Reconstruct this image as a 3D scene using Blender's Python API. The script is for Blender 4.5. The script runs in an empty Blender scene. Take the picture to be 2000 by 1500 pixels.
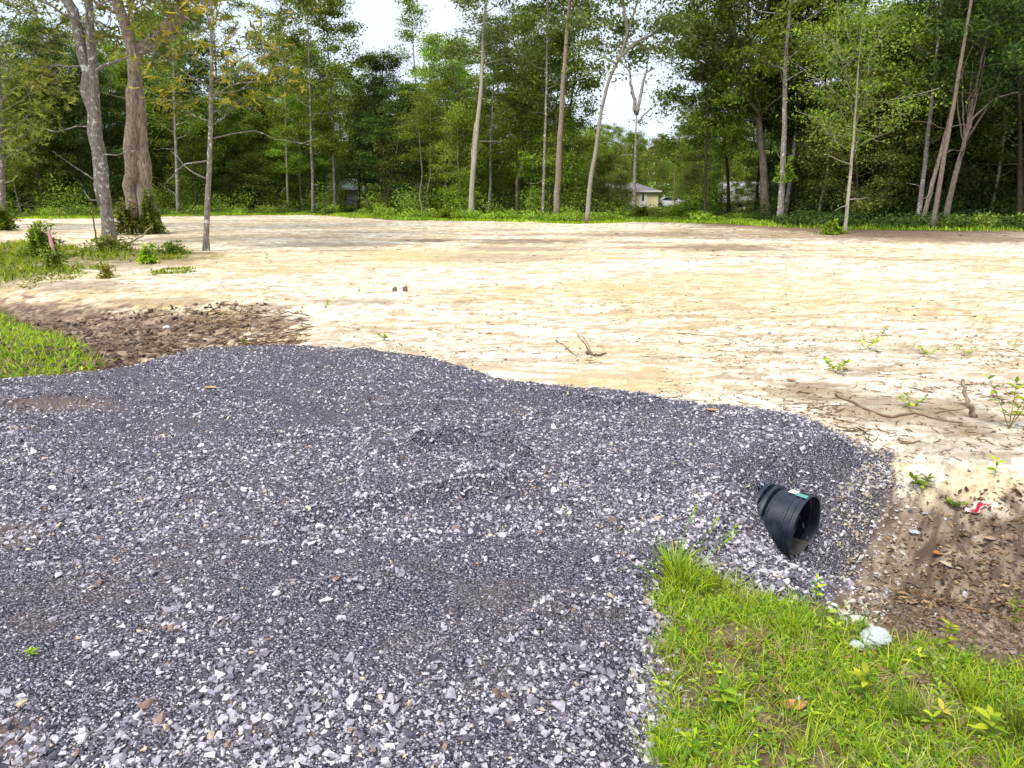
import bpy, math, numpy as np
from mathutils import Vector, Matrix
S = bpy.context.scene
COL = S.collection
R = math.radians
# ------------------------------------------------------------------ camera
CAMH, PITCH, F = 1.6, R(14.36), 1445.0
cam = bpy.data.objects.new('camera', bpy.data.cameras.new('camera')); COL.objects.link(cam)
cam.data.sensor_width = 36; cam.data.lens = 36 * F / 2000
cam.data.clip_start = 0.05; cam.data.clip_end = 3000
cam.location = (0, 0, CAMH); cam.rotation_euler = (R(90) - PITCH, 0, 0)
S.camera = cam
# ------------------------------------------------------------------ world, sun, exposure
SUN_EL, SUN_AZ = R(56), R(215)          # azimuth clockwise from +Y (the viewing direction)
w = bpy.data.worlds.new("World"); S.world = w; w.use_nodes = True
nt = w.node_tree; bg = nt.nodes['Background']
sky = nt.nodes.new('ShaderNodeTexSky'); sky.sky_type = 'NISHITA'; sky.sun_disc = False
sky.sun_elevation = SUN_EL; sky.sun_rotation = SUN_AZ; sky.dust_density = 2.0
geo_ = nt.nodes.new('ShaderNodeTexCoord')
mp = nt.nodes.new('ShaderNodeMapping'); mp.inputs['Scale'].default_value = (1, 1, 3.0)
nz = nt.nodes.new('ShaderNodeTexNoise'); nz.inputs['Scale'].default_value = 1.6; nz.inputs['Detail'].default_value = 7
cr = nt.nodes.new('ShaderNodeMapRange'); cr.inputs[1].default_value = 0.36; cr.inputs[2].default_value = 0.56
cr.inputs[3].default_value = 0.45; cr.inputs[4].default_value = 1.0
nz2 = nt.nodes.new('ShaderNodeTexNoise'); nz2.inputs['Scale'].default_value = 3.1; nz2.inputs['Detail'].default_value = 6
cc = nt.nodes.new('ShaderNodeMix'); cc.data_type = 'RGBA'
cc.inputs[6].default_value = (2.9, 3.5, 4.4, 1); cc.inputs[7].default_value = (4.3, 4.5, 4.8, 1)
mx = nt.nodes.new('ShaderNodeMix'); mx.data_type = 'RGBA'
L = nt.links.new
L(geo_.outputs['Generated'], mp.inputs[0]); L(mp.outputs[0], nz.inputs[0]); L(mp.outputs[0], nz2.inputs[0])
L(nz.outputs[0], cr.inputs[0]); L(nz2.outputs[0], cc.inputs[0])
L(cr.outputs[0], mx.inputs[0]); L(sky.outputs[0], mx.inputs[6]); L(cc.outputs[2], mx.inputs[7])
L(mx.outputs[2], bg.inputs[0]); bg.inputs[1].default_value = 0.1
sd_ = bpy.data.lights.new('sun', 'SUN'); sd_.energy = 1.5; sd_.angle = R(18); sd_.color = (1, 0.96, 0.9)
sun = bpy.data.objects.new('sun', sd_); COL.objects.link(sun)
sv = Vector((math.sin(SUN_AZ) * math.cos(SUN_EL), math.cos(SUN_AZ) * math.cos(SUN_EL), math.sin(SUN_EL)))
sun.rotation_euler = sv.to_track_quat('Z', 'Y').to_euler()
S.view_settings.view_transform = 'Standard'; S.view_settings.look = 'None'
S.view_settings.gamma = 1; S.view_settings.exposure = 1.42
S.cycles.use_denoising = True
S.cycles.max_bounces = 6; S.cycles.diffuse_bounces = 3; S.cycles.transmission_bounces = 3
# ------------------------------------------------------------------ numpy helpers
rng = np.random.default_rng(7)
CP, SP = math.cos(PITCH), math.sin(PITCH)
def ray(px, py):
    a = (np.asarray(px, float) - 1000) / F; b = (750 - np.asarray(py, float)) / F
    return a, CP + b * SP, -SP + b * CP
def onz(px, py, z=0.0):
    a, b, c = ray(px, py); t = (z - CAMH) / c
    return a * t, b * t
def hsh(ix, iy, s):
    n = (ix.astype(np.int64) * 374761393 + iy.astype(np.int64) * 668265263 + s * 1442695041) & 0xffffffff
    n = ((n ^ (n >> 13)) * 1274126177) & 0xffffffff
    return ((n ^ (n >> 16)) & 0xffff) / 65535.0
def vn(x, y, s=0):
    x0 = np.floor(x); y0 = np.floor(y); fx = x - x0; fy = y - y0
    fx = fx * fx * (3 - 2 * fx); fy = fy * fy * (3 - 2 * fy)
    a = hsh(x0, y0, s); b = hsh(x0 + 1, y0, s); c = hsh(x0, y0 + 1, s); d = hsh(x0 + 1, y0 + 1, s)
    return (a * (1 - fx) + b * fx) * (1 - fy) + (c * (1 - fx) + d * fx) * fy
def fbm(x, y, s=0, o=4):
    r = 0; a = 0.5; t = 0
    for k in range(o):
        r = r + a * vn(x, y, s + k * 17); t += a; a *= 0.5; x = x * 2.03 + 5.1; y = y * 2.03 + 9.7
    return r / t
def ss(a, b, x):
    t = np.clip((x - a) / (b - a), 0, 1); return t * t * (3 - 2 * t)
def segd(x, y, P):
    P = np.asarray(P, float); d = np.full(np.shape(x), 1e9)
    for (x0, y0), (x1, y1) in zip(P[:-1], P[1:]):
        vx, vy = x1 - x0, y1 - y0
        t = np.clip(((x - x0) * vx + (y - y0) * vy) / (vx * vx + vy * vy + 1e-12), 0, 1)
        d = np.minimum(d, np.hypot(x - x0 - t * vx, y - y0 - t * vy))
    return d
def psd(x, y, P):                        # signed distance to a polygon, positive inside
    P = [tuple(p) for p in P]; P2 = P + [P[0]]
    d = segd(x, y, P2); ins = np.zeros(np.shape(x), bool)
    for (x0, y0), (x1, y1) in zip(P2[:-1], P2[1:]):
        c = ((y0 > y) != (y1 > y)); xi = (x1 - x0) * (y - y0) / (y1 - y0 + 1e-12) + x0
        ins ^= c & (x < xi)
    return np.where(ins, d, -d)
def zpoly(L_): return [tuple(float(v) for v in onz(a, b, z)) for a, b, z in L_]
# ------------------------------------------------------------------ terrain layout
PIPE_R = 0.208; PIPE_C = np.array([1.76, 4.08, -0.347])
pa = np.array([math.sin(R(134)), math.cos(R(134)), -0.05]); PIPE_A = pa / np.linalg.norm(pa)
GRAVPX = [(-60, 744), (0, 741), (120, 731), (230, 718), (330, 690), (400, 677), (500, 673), (620, 672), (760, 680), (850, 694), (930, 714),
    (990, 738), (1080, 747), (1180, 753), (1280, 766), (1330, 778), (1440, 792), (1560, 803), (1640, 828), (1700, 853), (1745, 885), (1745, 925),
    (1715, 985), (1690, 1050), (1670, 1110), (1655, 1160), (1625, 1185), (1570, 1178), (1480, 1160), (1390, 1135), (1330, 1120), (1318, 1190), (1300, 1280), (1290, 1500)]
DITCH_R = [(1.7, 4.2), (2.3, 3.85), (3.2, 3.55), (4.4, 3.1), (9, .6), (16, -3)]
DITCH_L = [(-3.9, 9.3), (-5.6, 10.2), (-8, 12.0), (-14, 17), (-30, 30)]
RIDGES = [([(560, 1035), (700, 1000), (830, 975), (930, 968), (1030, 960)], .022), ([(815, 880), (870, 868), (930, 872), (1000, 880), (1030, 905)], .03),
    ([(1060, 775), (1130, 790), (1280, 785)], .02), ([(20, 795), (120, 782), (225, 780)], .02), ([(830, 905), (930, 935), (1010, 925)], .015),
    ([(500, 850), (640, 862), (760, 880)], .012), ([(640, 770), (760, 800), (900, 790)], .012), ([(560, 1165), (640, 1150), (760, 1130)], .012),
    ([(1020, 1230), (1100, 1180), (1190, 1195)], .018)]
RIDGES = [([tuple(float(v) for v in onz(a, b)) for a, b in p], h) for p, h in RIDGES]
EDGE = [(-2500, 428), (-300, 428), (0, 428), (180, 427), (300, 423), (600, 420), (700, 426), (800, 430), (1000, 433), (1130, 437), (1300, 434), (1500, 441), (1650, 449), (2000, 453), (2400, 462), (4000, 480)]
EX = np.array([e[0] for e in EDGE]); EY = np.array([e[1] for e in EDGE])
def azpx(x, y):                           # approximate pixel column of a ground point far away
    return 1000 + F * x / np.maximum(y * CP + CAMH * SP, .3)
def edge_depth(px):                       # depth (y) of the field's far edge in a direction
    return onz(px, np.interp(px, EX, EY), -.1)[1]
def ridge_field(x, y):
    r = 0
    for p, h in RIDGES: r = r + 3.3 * h * (.4 + 1.2 * fbm(x * 5, y * 5, 37, 2)) * np.exp(-(segd(x, y, p) / .06) ** 2)
    return r
def H0(x, y):
    x = np.asarray(x, float); y = np.asarray(y, float)
    b = -0.09 + .10 * (fbm(x * .13, y * .2, 3, 3) - .5) + .05 * (fbm(x * .9, y * 1.7, 5, 4) - .5) * ss(3, 8, np.hypot(x, y))
    b = b + .05 * np.clip(fbm(x * .45 + y * .2, y * 1.8 - x * .6, 9, 3) - .55, 0, 1) * 1.2
    b = b + .02 * (fbm(x * 4, y * 7, 11, 3) - .5)
    f_ = ss(4, 7, y); b = b + f_ * .022 * (1 - np.abs(2 * fbm(x * .5, y * 2.6 + x * .35, 13, 4) - 1) * 2.5) * ss(.4, .6, fbm(x * .3, y * .5, 14, 3)) + f_ * .02 * ss(.58, .66, fbm(x * 2.2, y * 4.5, 15, 5))
    dr = segd(x, y, DITCH_R); dl = segd(x, y, DITCH_L)
    b = b - .45 * np.exp(-(dr / .62) ** 2) - .26 * np.exp(-(dl / 1.0) ** 2)
    b = b + (.06 * (fbm(x * 4, y * 4, 21, 3) - .5) + .05 * (fbm(x * 16, y * 15, 22, 4) - .5)) * np.exp(-(np.minimum(dr, dl) / 1.3) ** 2)
    return b
def G0(px, py, z=-.1):
    for _ in range(12):
        x, y = onz(px, py, z); z = .5 * z + .5 * float(H0(np.array([x]), np.array([y]))[0])
    return onz(px, py, z)
GRAV = [tuple(float(v) for v in (onz(a, b, -.03) if k < 20 else G0(a, b))) for k, (a, b) in enumerate(GRAVPX)] + [(0.5, 1.3), (0.6, -4), (-30, -4), (-30, 24), (-14, 13.6), (-7, 8.3)]
VERGE = [tuple(float(v) for v in G0(a, b)) for a, b in [(1290, 1105), (1400, 1130), (1480, 1158), (1570, 1180), (1640, 1200), (1720, 1250), (1800, 1240), (1900, 1280), (2100, 1330), (2500, 1500), (3200, 2600), (1290, 2600), (1270, 1500)]]
def gsd(x, y):
    return psd(x, y, GRAV) + .16 * (fbm(x * 2.2, y * 2.2, 31, 3) - .5) + .10 * (fbm(x * 11, y * 11, 33, 3) - .5)
def H(x, y, g=None):
    x = np.asarray(x, float); y = np.asarray(y, float)
    b = H0(x, y)
    if g is None: g = gsd(x, y)
    zg = .01 + .05 * (fbm(x * .5, y * .9, 41, 3) - .5) + .04 * (fbm(x * 3, y * 5.5, 43, 3) - .5) + ridge_field(x, y) + .008 * (fbm(x * 30, y * 30, 47, 2) - .5)
    qx, qy = x - PIPE_C[0], y - PIPE_C[1]; al = qx * PIPE_A[0] + qy * PIPE_A[1]; pd = np.abs(qx * PIPE_A[1] - qy * PIPE_A[0])
    cap = PIPE_C[2] - PIPE_R * .84 + np.clip(-al, -.3, 3) * 1.3 + np.clip(pd - PIPE_R * .9, 0, 3) * .5 + .03 * (fbm(x * 9, y * 9, 49, 2) - .5)
    b = np.minimum(b, np.where(al > -.2, cap + .5 * ss(.5, 1.2, np.hypot(qx, qy)), 9)); k_ = .06; h_ = np.clip(.5 + .5 * (cap - zg) / k_, 0, 1)
    zg = np.maximum(cap * (1 - h_) + zg * h_ - k_ * h_ * (1 - h_), b + .02)
    drop = np.clip(zg - b, .02, 1)
    return b + (zg - b) * ss(-.01, .12 + 1.35 * drop, g) * (g > -.01)
def hz(x, y): return float(H(np.array([x]), np.array([y]))[0])
def G(px, py, z=-.08):                    # ground point seen at a pixel
    for _ in range(8):
        x, y = onz(px, py, z); z = .5 * z + .5 * hz(float(x), float(y))
    x, y = onz(px, py, z)
    return float(x), float(y), hz(float(x), float(y))
def PD(px, py, d):                        # point at depth y = d on a pixel's ray
    a, b, c = ray(px, py); t = d / b
    return np.array([a * t, d, CAMH + c * t])
# ------------------------------------------------------------------ mesh helpers
class Geo:
    def __init__(s): s.V = []; s.T = []; s.Q = []; s.C = []; s.n = 0
    def add(s, V, T=None, Q=None, c=(1, 1, 1)):
        V = np.asarray(V, float).reshape(-1, 3)
        if T is not None and len(T): s.T.append(np.asarray(T, np.int64).reshape(-1, 3) + s.n)
        if Q is not None and len(Q): s.Q.append(np.asarray(Q, np.int64).reshape(-1, 4) + s.n)
        c = np.asarray(c, float)
        s.C.append(np.broadcast_to(c, (len(V), 3)) if c.ndim == 1 else c)
        s.V.append(V); s.n += len(V)
    def build(s, name, m, parent=None, smooth=False, loc=None):
        V = np.concatenate(s.V)
        if loc is not None: V = V - np.asarray(loc, float)
        T = np.concatenate(s.T) if s.T else np.zeros((0, 3), np.int64)
        Q = np.concatenate(s.Q) if s.Q else np.zeros((0, 4), np.int64)
        me = bpy.data.meshes.new(name)
        me.vertices.add(len(V)); me.vertices.foreach_set('co', V.astype(np.float32).ravel())
        nl = T.size + Q.size; me.loops.add(nl)
        me.loops.foreach_set('vertex_index', np.concatenate([T.ravel(), Q.ravel()]).astype(np.int32))
        me.polygons.add(len(T) + len(Q))
        st = np.concatenate([np.arange(len(T)) * 3, T.size + np.arange(len(Q)) * 4]).astype(np.int32)
        me.polygons.foreach_set('loop_start', st)
        try: me.polygons.foreach_set('loop_total', np.concatenate([np.full(len(T), 3), np.full(len(Q), 4)]).astype(np.int32))
        except Exception: pass
        me.update(calc_edges=True)
        me.polygons.foreach_set('use_smooth', np.full(len(T) + len(Q), smooth))
        C = np.concatenate(s.C); ca = me.color_attributes.new('col', 'FLOAT_COLOR', 'POINT')
        ca.data.foreach_set('color', np.concatenate([C, np.ones((len(C), 1))], 1).astype(np.float32).ravel())
        me.materials.append(m)
        o = bpy.data.objects.new(name, me); COL.objects.link(o)
        if parent is not None: o.parent = parent
        if loc is not None and parent is None: o.location = loc
        return o
def tag(o, label=None, cat=None, group=None, kind=None):
    if label: o['label'] = label
    if cat: o['category'] = cat
    if group: o['group'] = group
    if kind: o['kind'] = kind
    return o
def empty(name, loc, label, cat, group=None):
    o = bpy.data.objects.new(name, None); COL.objects.link(o); o.location = loc; o.empty_display_size = .2
    return tag(o, label, cat, group)
def tube(P, r, n=8, jit=0, seed=0, cap=True):
    P = np.asarray(P, float); r = np.asarray(r, float) * np.ones(len(P)); k = len(P)
    t = np.gradient(P, axis=0); t /= np.linalg.norm(t, axis=1)[:, None] + 1e-9
    ref = np.array([0, 0, 1.]) if abs(t[0, 2]) < .8 else np.array([1., 0, 0])
    u = np.cross(t, ref); u /= np.linalg.norm(u, axis=1)[:, None] + 1e-9; v = np.cross(t, u)
    a = np.arange(n) * 2 * math.pi / n
    rr = r[:, None] * np.ones((1, n))
    if jit:
        rg = np.random.default_rng(seed); rr = rr * (1 + jit * (rg.random((k, n)) - .5))
        rr = rr * (1 + jit * .6 * np.sin(a * 2 + rg.random() * 6))[None, :]
    V = P[:, None] + rr[:, :, None] * (np.cos(a)[None, :, None] * u[:, None] + np.sin(a)[None, :, None] * v[:, None])
    i = np.arange(k - 1)[:, None] * n; j = np.arange(n)[None]; j2 = (j + 1) % n
    Q = np.stack([i + j, i + j2, i + n + j2, i + n + j], -1).reshape(-1, 4)
    V = V.reshape(-1, 3); T = []
    if cap:
        V = np.concatenate([V, P[-1:], P[:1]]); m = k * n
        T = [((k - 1) * n + q, (k - 1) * n + (q + 1) % n, m) for q in range(n)] + [((q + 1) % n, q, m + 1) for q in range(n)]
    return V, T, Q
def unit(v): return v / (np.linalg.norm(v, axis=-1, keepdims=True) + 1e-9)
def leaves(C, size, rg, asp=.5, up=.6):   # folded diamond leaves
    n = len(C); nrm = unit(rg.normal(size=(n, 3)) + np.array([0, 0, up * 1.6]))
    a = unit(np.cross(nrm, rg.normal(size=(n, 3)))); b = np.cross(nrm, a)
    s = (np.asarray(size) * np.ones(n))[:, None]
    V = np.stack([C - a * s * .5, C + b * s * asp * .5 + nrm * s * .08, C + a * s * .5, C - b * s * asp * .5 + nrm * s * .08], 1).reshape(-1, 3)
    Q = np.arange(n * 4).reshape(-1, 4)
    return V, Q
def blades(B, D, ln, wd, rg, seg=3, droop=.5, taper='grass'):   # strips that bend down under their weight
    n = len(B); ln = (np.asarray(ln) * np.ones(n))[:, None]; wd = (np.asarray(wd) * np.ones(n))[:, None]
    dr = (np.asarray(droop) * np.ones(n))[:, None]; D = unit(D)
    side = unit(np.cross(D, np.array([0, 0, 1.]) + rg.normal(size=(n, 3)) * .3))
    out = []
    for k in range(seg + 1):
        t = k / seg
        c = B + D * ln * t + np.array([0, 0, -1.]) * dr * ln * t * t
        wt = (1 - t ** 1.5) * .9 + .02 if taper == 'grass' else math.sin(math.pi * (.08 + .9 * t) ** .8) * 1.0
        if k == seg: out.append(c[:, None])
        else: out.append(np.stack([c - side * wd * .5 * wt, c + side * wd * .5 * wt], 1))
    V = np.concatenate(out, 1); m = V.shape[1]; T = []; Q = []
    for k in range(seg - 1): Q.append([2 * k, 2 * k + 1, 2 * k + 3, 2 * k + 2])
    T.append([2 * seg - 2, 2 * seg - 1, 2 * seg])
    off = (np.arange(n) * m)[:, None, None]
    return V.reshape(-1, 3), (np.array(T)[None] + off).reshape(-1, 3), (np.array(Q)[None] + off).reshape(-1, 4) if Q else [], m
# ------------------------------------------------------------------ materials
def mat(name, rough=.9, spec=.3):
    m = bpy.data.materials.new(name); m.use_nodes = True; b = m.node_tree.nodes['Principled BSDF']
    b.inputs['Roughness'].default_value = rough; b.inputs['Specular IOR Level'].default_value = spec
    return m, m.node_tree, b
def N(t, k, **kw):
    n = t.nodes.new(k)
    for a, v in kw.items():
        if a.startswith('i_'):
            key = a[2:]; key = int(key) if key.isdigit() else key.replace('_', ' ')
            n.inputs[key].default_value = v
        else: setattr(n, a, v)
    return n
def mixc(t, f, a, b, bt='MIX'):
    n = N(t, 'ShaderNodeMix', data_type='RGBA', blend_type=bt)
    for i, v in ((0, f), (6, a), (7, b)):
        if isinstance(v, (int, float)): n.inputs[i].default_value = v
        elif isinstance(v, tuple): n.inputs[i].default_value = (*v, 1) if len(v) == 3 else v
        else: t.links.new(v, n.inputs[i])
    return n.outputs[2]
def rampf(t, f, a, b, c=0., d=1.):
    n = N(t, 'ShaderNodeMapRange', i_1=a, i_2=b, i_3=c, i_4=d); t.links.new(f, n.inputs[0]); return n.outputs[0]
def noise(t, sc, det=5, vec=None, rough=.55):
    n = N(t, 'ShaderNodeTexNoise', i_Scale=sc, i_Detail=det, i_Roughness=rough)
    if vec is not None: t.links.new(vec, n.inputs[0])
    return n.outputs[0]
def bumpn(t, b, h, dist, strength=1.0):
    n = N(t, 'ShaderNodeBump', i_Distance=dist, i_Strength=strength); t.links.new(h, n.inputs['Height']); t.links.new(n.outputs[0], b.inputs['Normal'])
def attr(t, name='col'): return N(t, 'ShaderNodeAttribute', attribute_name=name)
def simple(name, c, rough=.85, spec=.3, nsc=None, amt=.35, bump=0, metal=0):
    m, t, b = mat(name, rough, spec); b.inputs['Metallic'].default_value = metal
    tc = N(t, 'ShaderNodeTexCoord')
    if nsc:
        f = noise(t, nsc, 6, tc.outputs['Object']); dk = tuple(v * (1 - amt) for v in c)
        t.links.new(mixc(t, rampf(t, f, .3, .7), dk, tuple(min(1, v * (1 + amt)) for v in c)), b.inputs['Base Color'])
        if bump: bumpn(t, b, f, bump)
    else: b.inputs['Base Color'].default_value = (*c, 1)
    return m
def leafmat(name, trans=.35, tint=(1.25, 1.2, .5)):
    m, t, b = mat(name, .55, .25); a = attr(t)
    oi = N(t, 'ShaderNodeObjectInfo'); hs = N(t, 'ShaderNodeHueSaturation')
    t.links.new(rampf(t, oi.outputs['Random'], 0, 1, .485, .515), hs.inputs['Hue']); t.links.new(rampf(t, oi.outputs['Random'], 0, 1, .8, 1.2), hs.inputs['Value'])
    t.links.new(a.outputs['Color'], hs.inputs['Color']); t.links.new(hs.outputs[0], b.inputs['Base Color'])
    tr = N(t, 'ShaderNodeBsdfTranslucent'); mixs = N(t, 'ShaderNodeMixShader', i_0=trans)
    t.links.new(mixc(t, 1.0, hs.outputs[0], tint, 'MULTIPLY'), tr.inputs[0])
    t.links.new(b.outputs[0], mixs.inputs[1]); t.links.new(tr.outputs[0], mixs.inputs[2])
    t.links.new(mixs.outputs[0], t.nodes['Material Output'].inputs[0])
    return m
def barkmat(name, c1, c2, lich, vs=(9, 9, 2.5), lt=.57, bump=.05):
    m, t, b = mat(name, .95, .1); tc = N(t, 'ShaderNodeTexCoord'); mp = N(t, 'ShaderNodeMapping'); mp.inputs['Scale'].default_value = vs
    t.links.new(tc.outputs['Object'], mp.inputs[0])
    f = noise(t, 3.0, 8, mp.outputs[0], .65); c = mixc(t, rampf(t, f, .40, .60), c1, c2)
    g = noise(t, 6.5, 5, tc.outputs['Object'], .6); c = mixc(t, rampf(t, g, lt, lt + .05), c, lich)
    g2 = noise(t, .7, 3, tc.outputs['Object']); c = mixc(t, rampf(t, g2, .5, .75, 0, .45), c, tuple(v * .5 for v in c1))
    oi = N(t, 'ShaderNodeObjectInfo'); hs = N(t, 'ShaderNodeHueSaturation'); t.links.new(rampf(t, oi.outputs['Random'], 0, 1, .75, 1.25), hs.inputs['Value'])
    t.links.new(c, hs.inputs['Color']); t.links.new(hs.outputs[0], b.inputs['Base Color']); bumpn(t, b, f, bump)
    return m
M_LEAF = leafmat('foliage', .42); M_GRASS = leafmat('blade_green', .35, (1.3, 1.25, .4))
M_BARKG = barkmat('bark_mottled', (.17, .14, .12), (.34, .30, .27), (.66, .64, .56))
M_BARKB = barkmat('bark_furrowed', (.15, .105, .08), (.37, .30, .24), (.42, .36, .30), (8, 8, 1.3), .70, .10)
M_BARKP = barkmat('bark_pine', (.17, .125, .095), (.30, .235, .185), (.36, .28, .22), (8, 8, 2), .72, .04)
M_BARKL = barkmat('bark_pale', (.27, .24, .18), (.42, .38, .30), (.6, .58, .5), (9, 9, 2), .66, .015)
M_BARKD = barkmat('bark_dark', (.06, .045, .03), (.14, .11, .08), (.25, .24, .2), (9, 9, 2), .68)
# ground: colours come from the soil map stored on the sheet, grain from procedural noise
def ground_mat():
    m, t, b = mat('ground_soil', .95, .1); tc = N(t, 'ShaderNodeTexCoord').outputs['Object']
    a = attr(t).outputs['Color']; k = attr(t, 'kind'); sep = N(t, 'ShaderNodeSeparateColor'); t.links.new(k.outputs['Color'], sep.inputs[0])
    mp = N(t, 'ShaderNodeMapping'); mp.inputs['Scale'].default_value = (1, 2.2, 1); t.links.new(tc, mp.inputs[0])
    f1 = noise(t, 7, 8, mp.outputs[0], .65); f2 = noise(t, 60, 4, tc, .6); f3 = noise(t, 2.1, 8, mp.outputs[0], .7)
    c = mixc(t, rampf(t, f1, .3, .7), mixc(t, 1., a, (.93, .905, .85), 'MULTIPLY'), a)
    c = mixc(t, rampf(t, f2, .36, .48, .55, 0), c, mixc(t, 1., a, (.55, .5, .46), 'MULTIPLY'))
    # specks of litter
    v = N(t, 'ShaderNodeTexVoronoi', i_Scale=26.0); t.links.new(mp.outputs[0], v.inputs[0])
    sp = rampf(t, v.outputs['Distance'], .10, .16, 1, 0); gate = rampf(t, f3, .5, .62)
    mm = N(t, 'ShaderNodeMath', operation='MULTIPLY'); t.links.new(sp, mm.inputs[0]); t.links.new(gate, mm.inputs[1])
    c = mixc(t, mm.outputs[0], c, (.20, .13, .08))
    # crushed-stone fines
    v1 = N(t, 'ShaderNodeTexVoronoi', i_Scale=115.0); t.links.new(tc, v1.inputs[0]); v2 = N(t, 'ShaderNodeTexVoronoi', i_Scale=230.0); t.links.new(tc, v2.inputs[0])
    s1 = N(t, 'ShaderNodeSeparateColor'); t.links.new(v1.outputs['Color'], s1.inputs[0])
    cr = N(t, 'ShaderNodeValToRGB'); t.links.new(s1.outputs[0], cr.inputs[0]); e = cr.color_ramp.elements
    e[0].position = 0; e[0].color = (.09, .085, .105, 1); e[1].position = 1; e[1].color = (.75, .72, .78, 1)
    for p, cl in ((.35, (.17, .16, .20, 1)), (.7, (.33, .31, .37, 1)), (.9, (.52, .50, .56, 1))): q = e.new(p); q.color = cl
    edge = rampf(t, v1.outputs['Distance'], .2, .7, 1, .25)
    gc = mixc(t, 1., cr.outputs[0], edge, 'MULTIPLY')
    dn = noise(t, 1.7, 4, tc); gc = mixc(t, rampf(t, dn, .5, .72, 0, .35), gc, (.22, .18, .17))
    c = mixc(t, sep.outputs[0], c, gc)
    t.links.new(c, b.inputs['Base Color'])
    hN = N(t, 'ShaderNodeMix'); t.links.new(sep.outputs[0], hN.inputs[0])
    h1 = N(t, 'ShaderNodeMath', operation='MULTIPLY_ADD', i_1=.35); t.links.new(f2, h1.inputs[0]); t.links.new(f1, h1.inputs[2])
    iv = N(t, 'ShaderNodeMath', operation='MULTIPLY', i_1=-.45); t.links.new(v1.outputs['Distance'], iv.inputs[0])
    h2 = N(t, 'ShaderNodeMath', operation='MULTIPLY', i_1=.42); t.links.new(h1.outputs[0], h2.inputs[0]); t.links.new(h2.outputs[0], hN.inputs[2]); t.links.new(iv.outputs[0], hN.inputs[3])
    bumpn(t, b, hN.outputs[0], .035)
    return m
def vcmat(name, rough=.8, spec=.3, nsc=60, bump=.002):
    m, t, b = mat(name, rough, spec); a = attr(t).outputs['Color']; tc = N(t, 'ShaderNodeTexCoord').outputs['Object']
    f = noise(t, nsc, 5, tc); t.links.new(mixc(t, rampf(t, f, .35, .65, 1, 0), a, mixc(t, 1., a, (.68, .68, .70), 'MULTIPLY')), b.inputs['Base Color'])
    bumpn(t, b, f, bump); return m
M_GROUND = ground_mat(); M_STONE = vcmat('crushed_stone'); M_WOOD = vcmat('dry_wood', .9, .15, 40, .003)
# ------------------------------------------------------------------ the ground sheet
nr, nc = 1150, 760
yy = -2.2 + (np.exp(np.linspace(math.log(1.0), math.log(520.0), nr)) - 1) * 1.0
yy = np.concatenate([[-30, -12, -6, -3.5], yy]); nr = len(yy)
uu = np.linspace(-1, 1, nc); uu = uu * (1.0 + .35 * uu ** 2) / 1.35 * 1.75
Y = np.repeat(yy[:, None], nc, 1); hw = np.where(yy < -2.2, 4 + np.abs(yy) * 1.0, 2.2 + (yy + 2.2) * .78)
X = uu[None] * hw[:, None]
g_ = gsd(X, Y); Z = H(X, Y, g_)
inner = np.linalg.norm(np.cross(np.stack([X, Y, Z], -1) - PIPE_C, PIPE_A), axis=-1)
def pix(x, y, z):
    dy = y * CP - (z - CAMH) * SP; up = y * SP + (z - CAMH) * CP; dy = np.maximum(dy, .05)
    return 1000 + F * x / dy, 750 - F * up / dy
PX, PY = pix(X, Y, Z)
def blob(cx, cy, rx, ry, wob=.5, X_=X, Y_=Y):
    q = ((PX - cx) / rx) ** 2 + ((PY - cy) / ry) ** 2
    return np.clip(1.35 - q - wob * (fbm(X * 3, Y * 3, int(cx) % 97, 4) * 2 - 1) * 2, 0, 1) * (q < 4)
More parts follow.
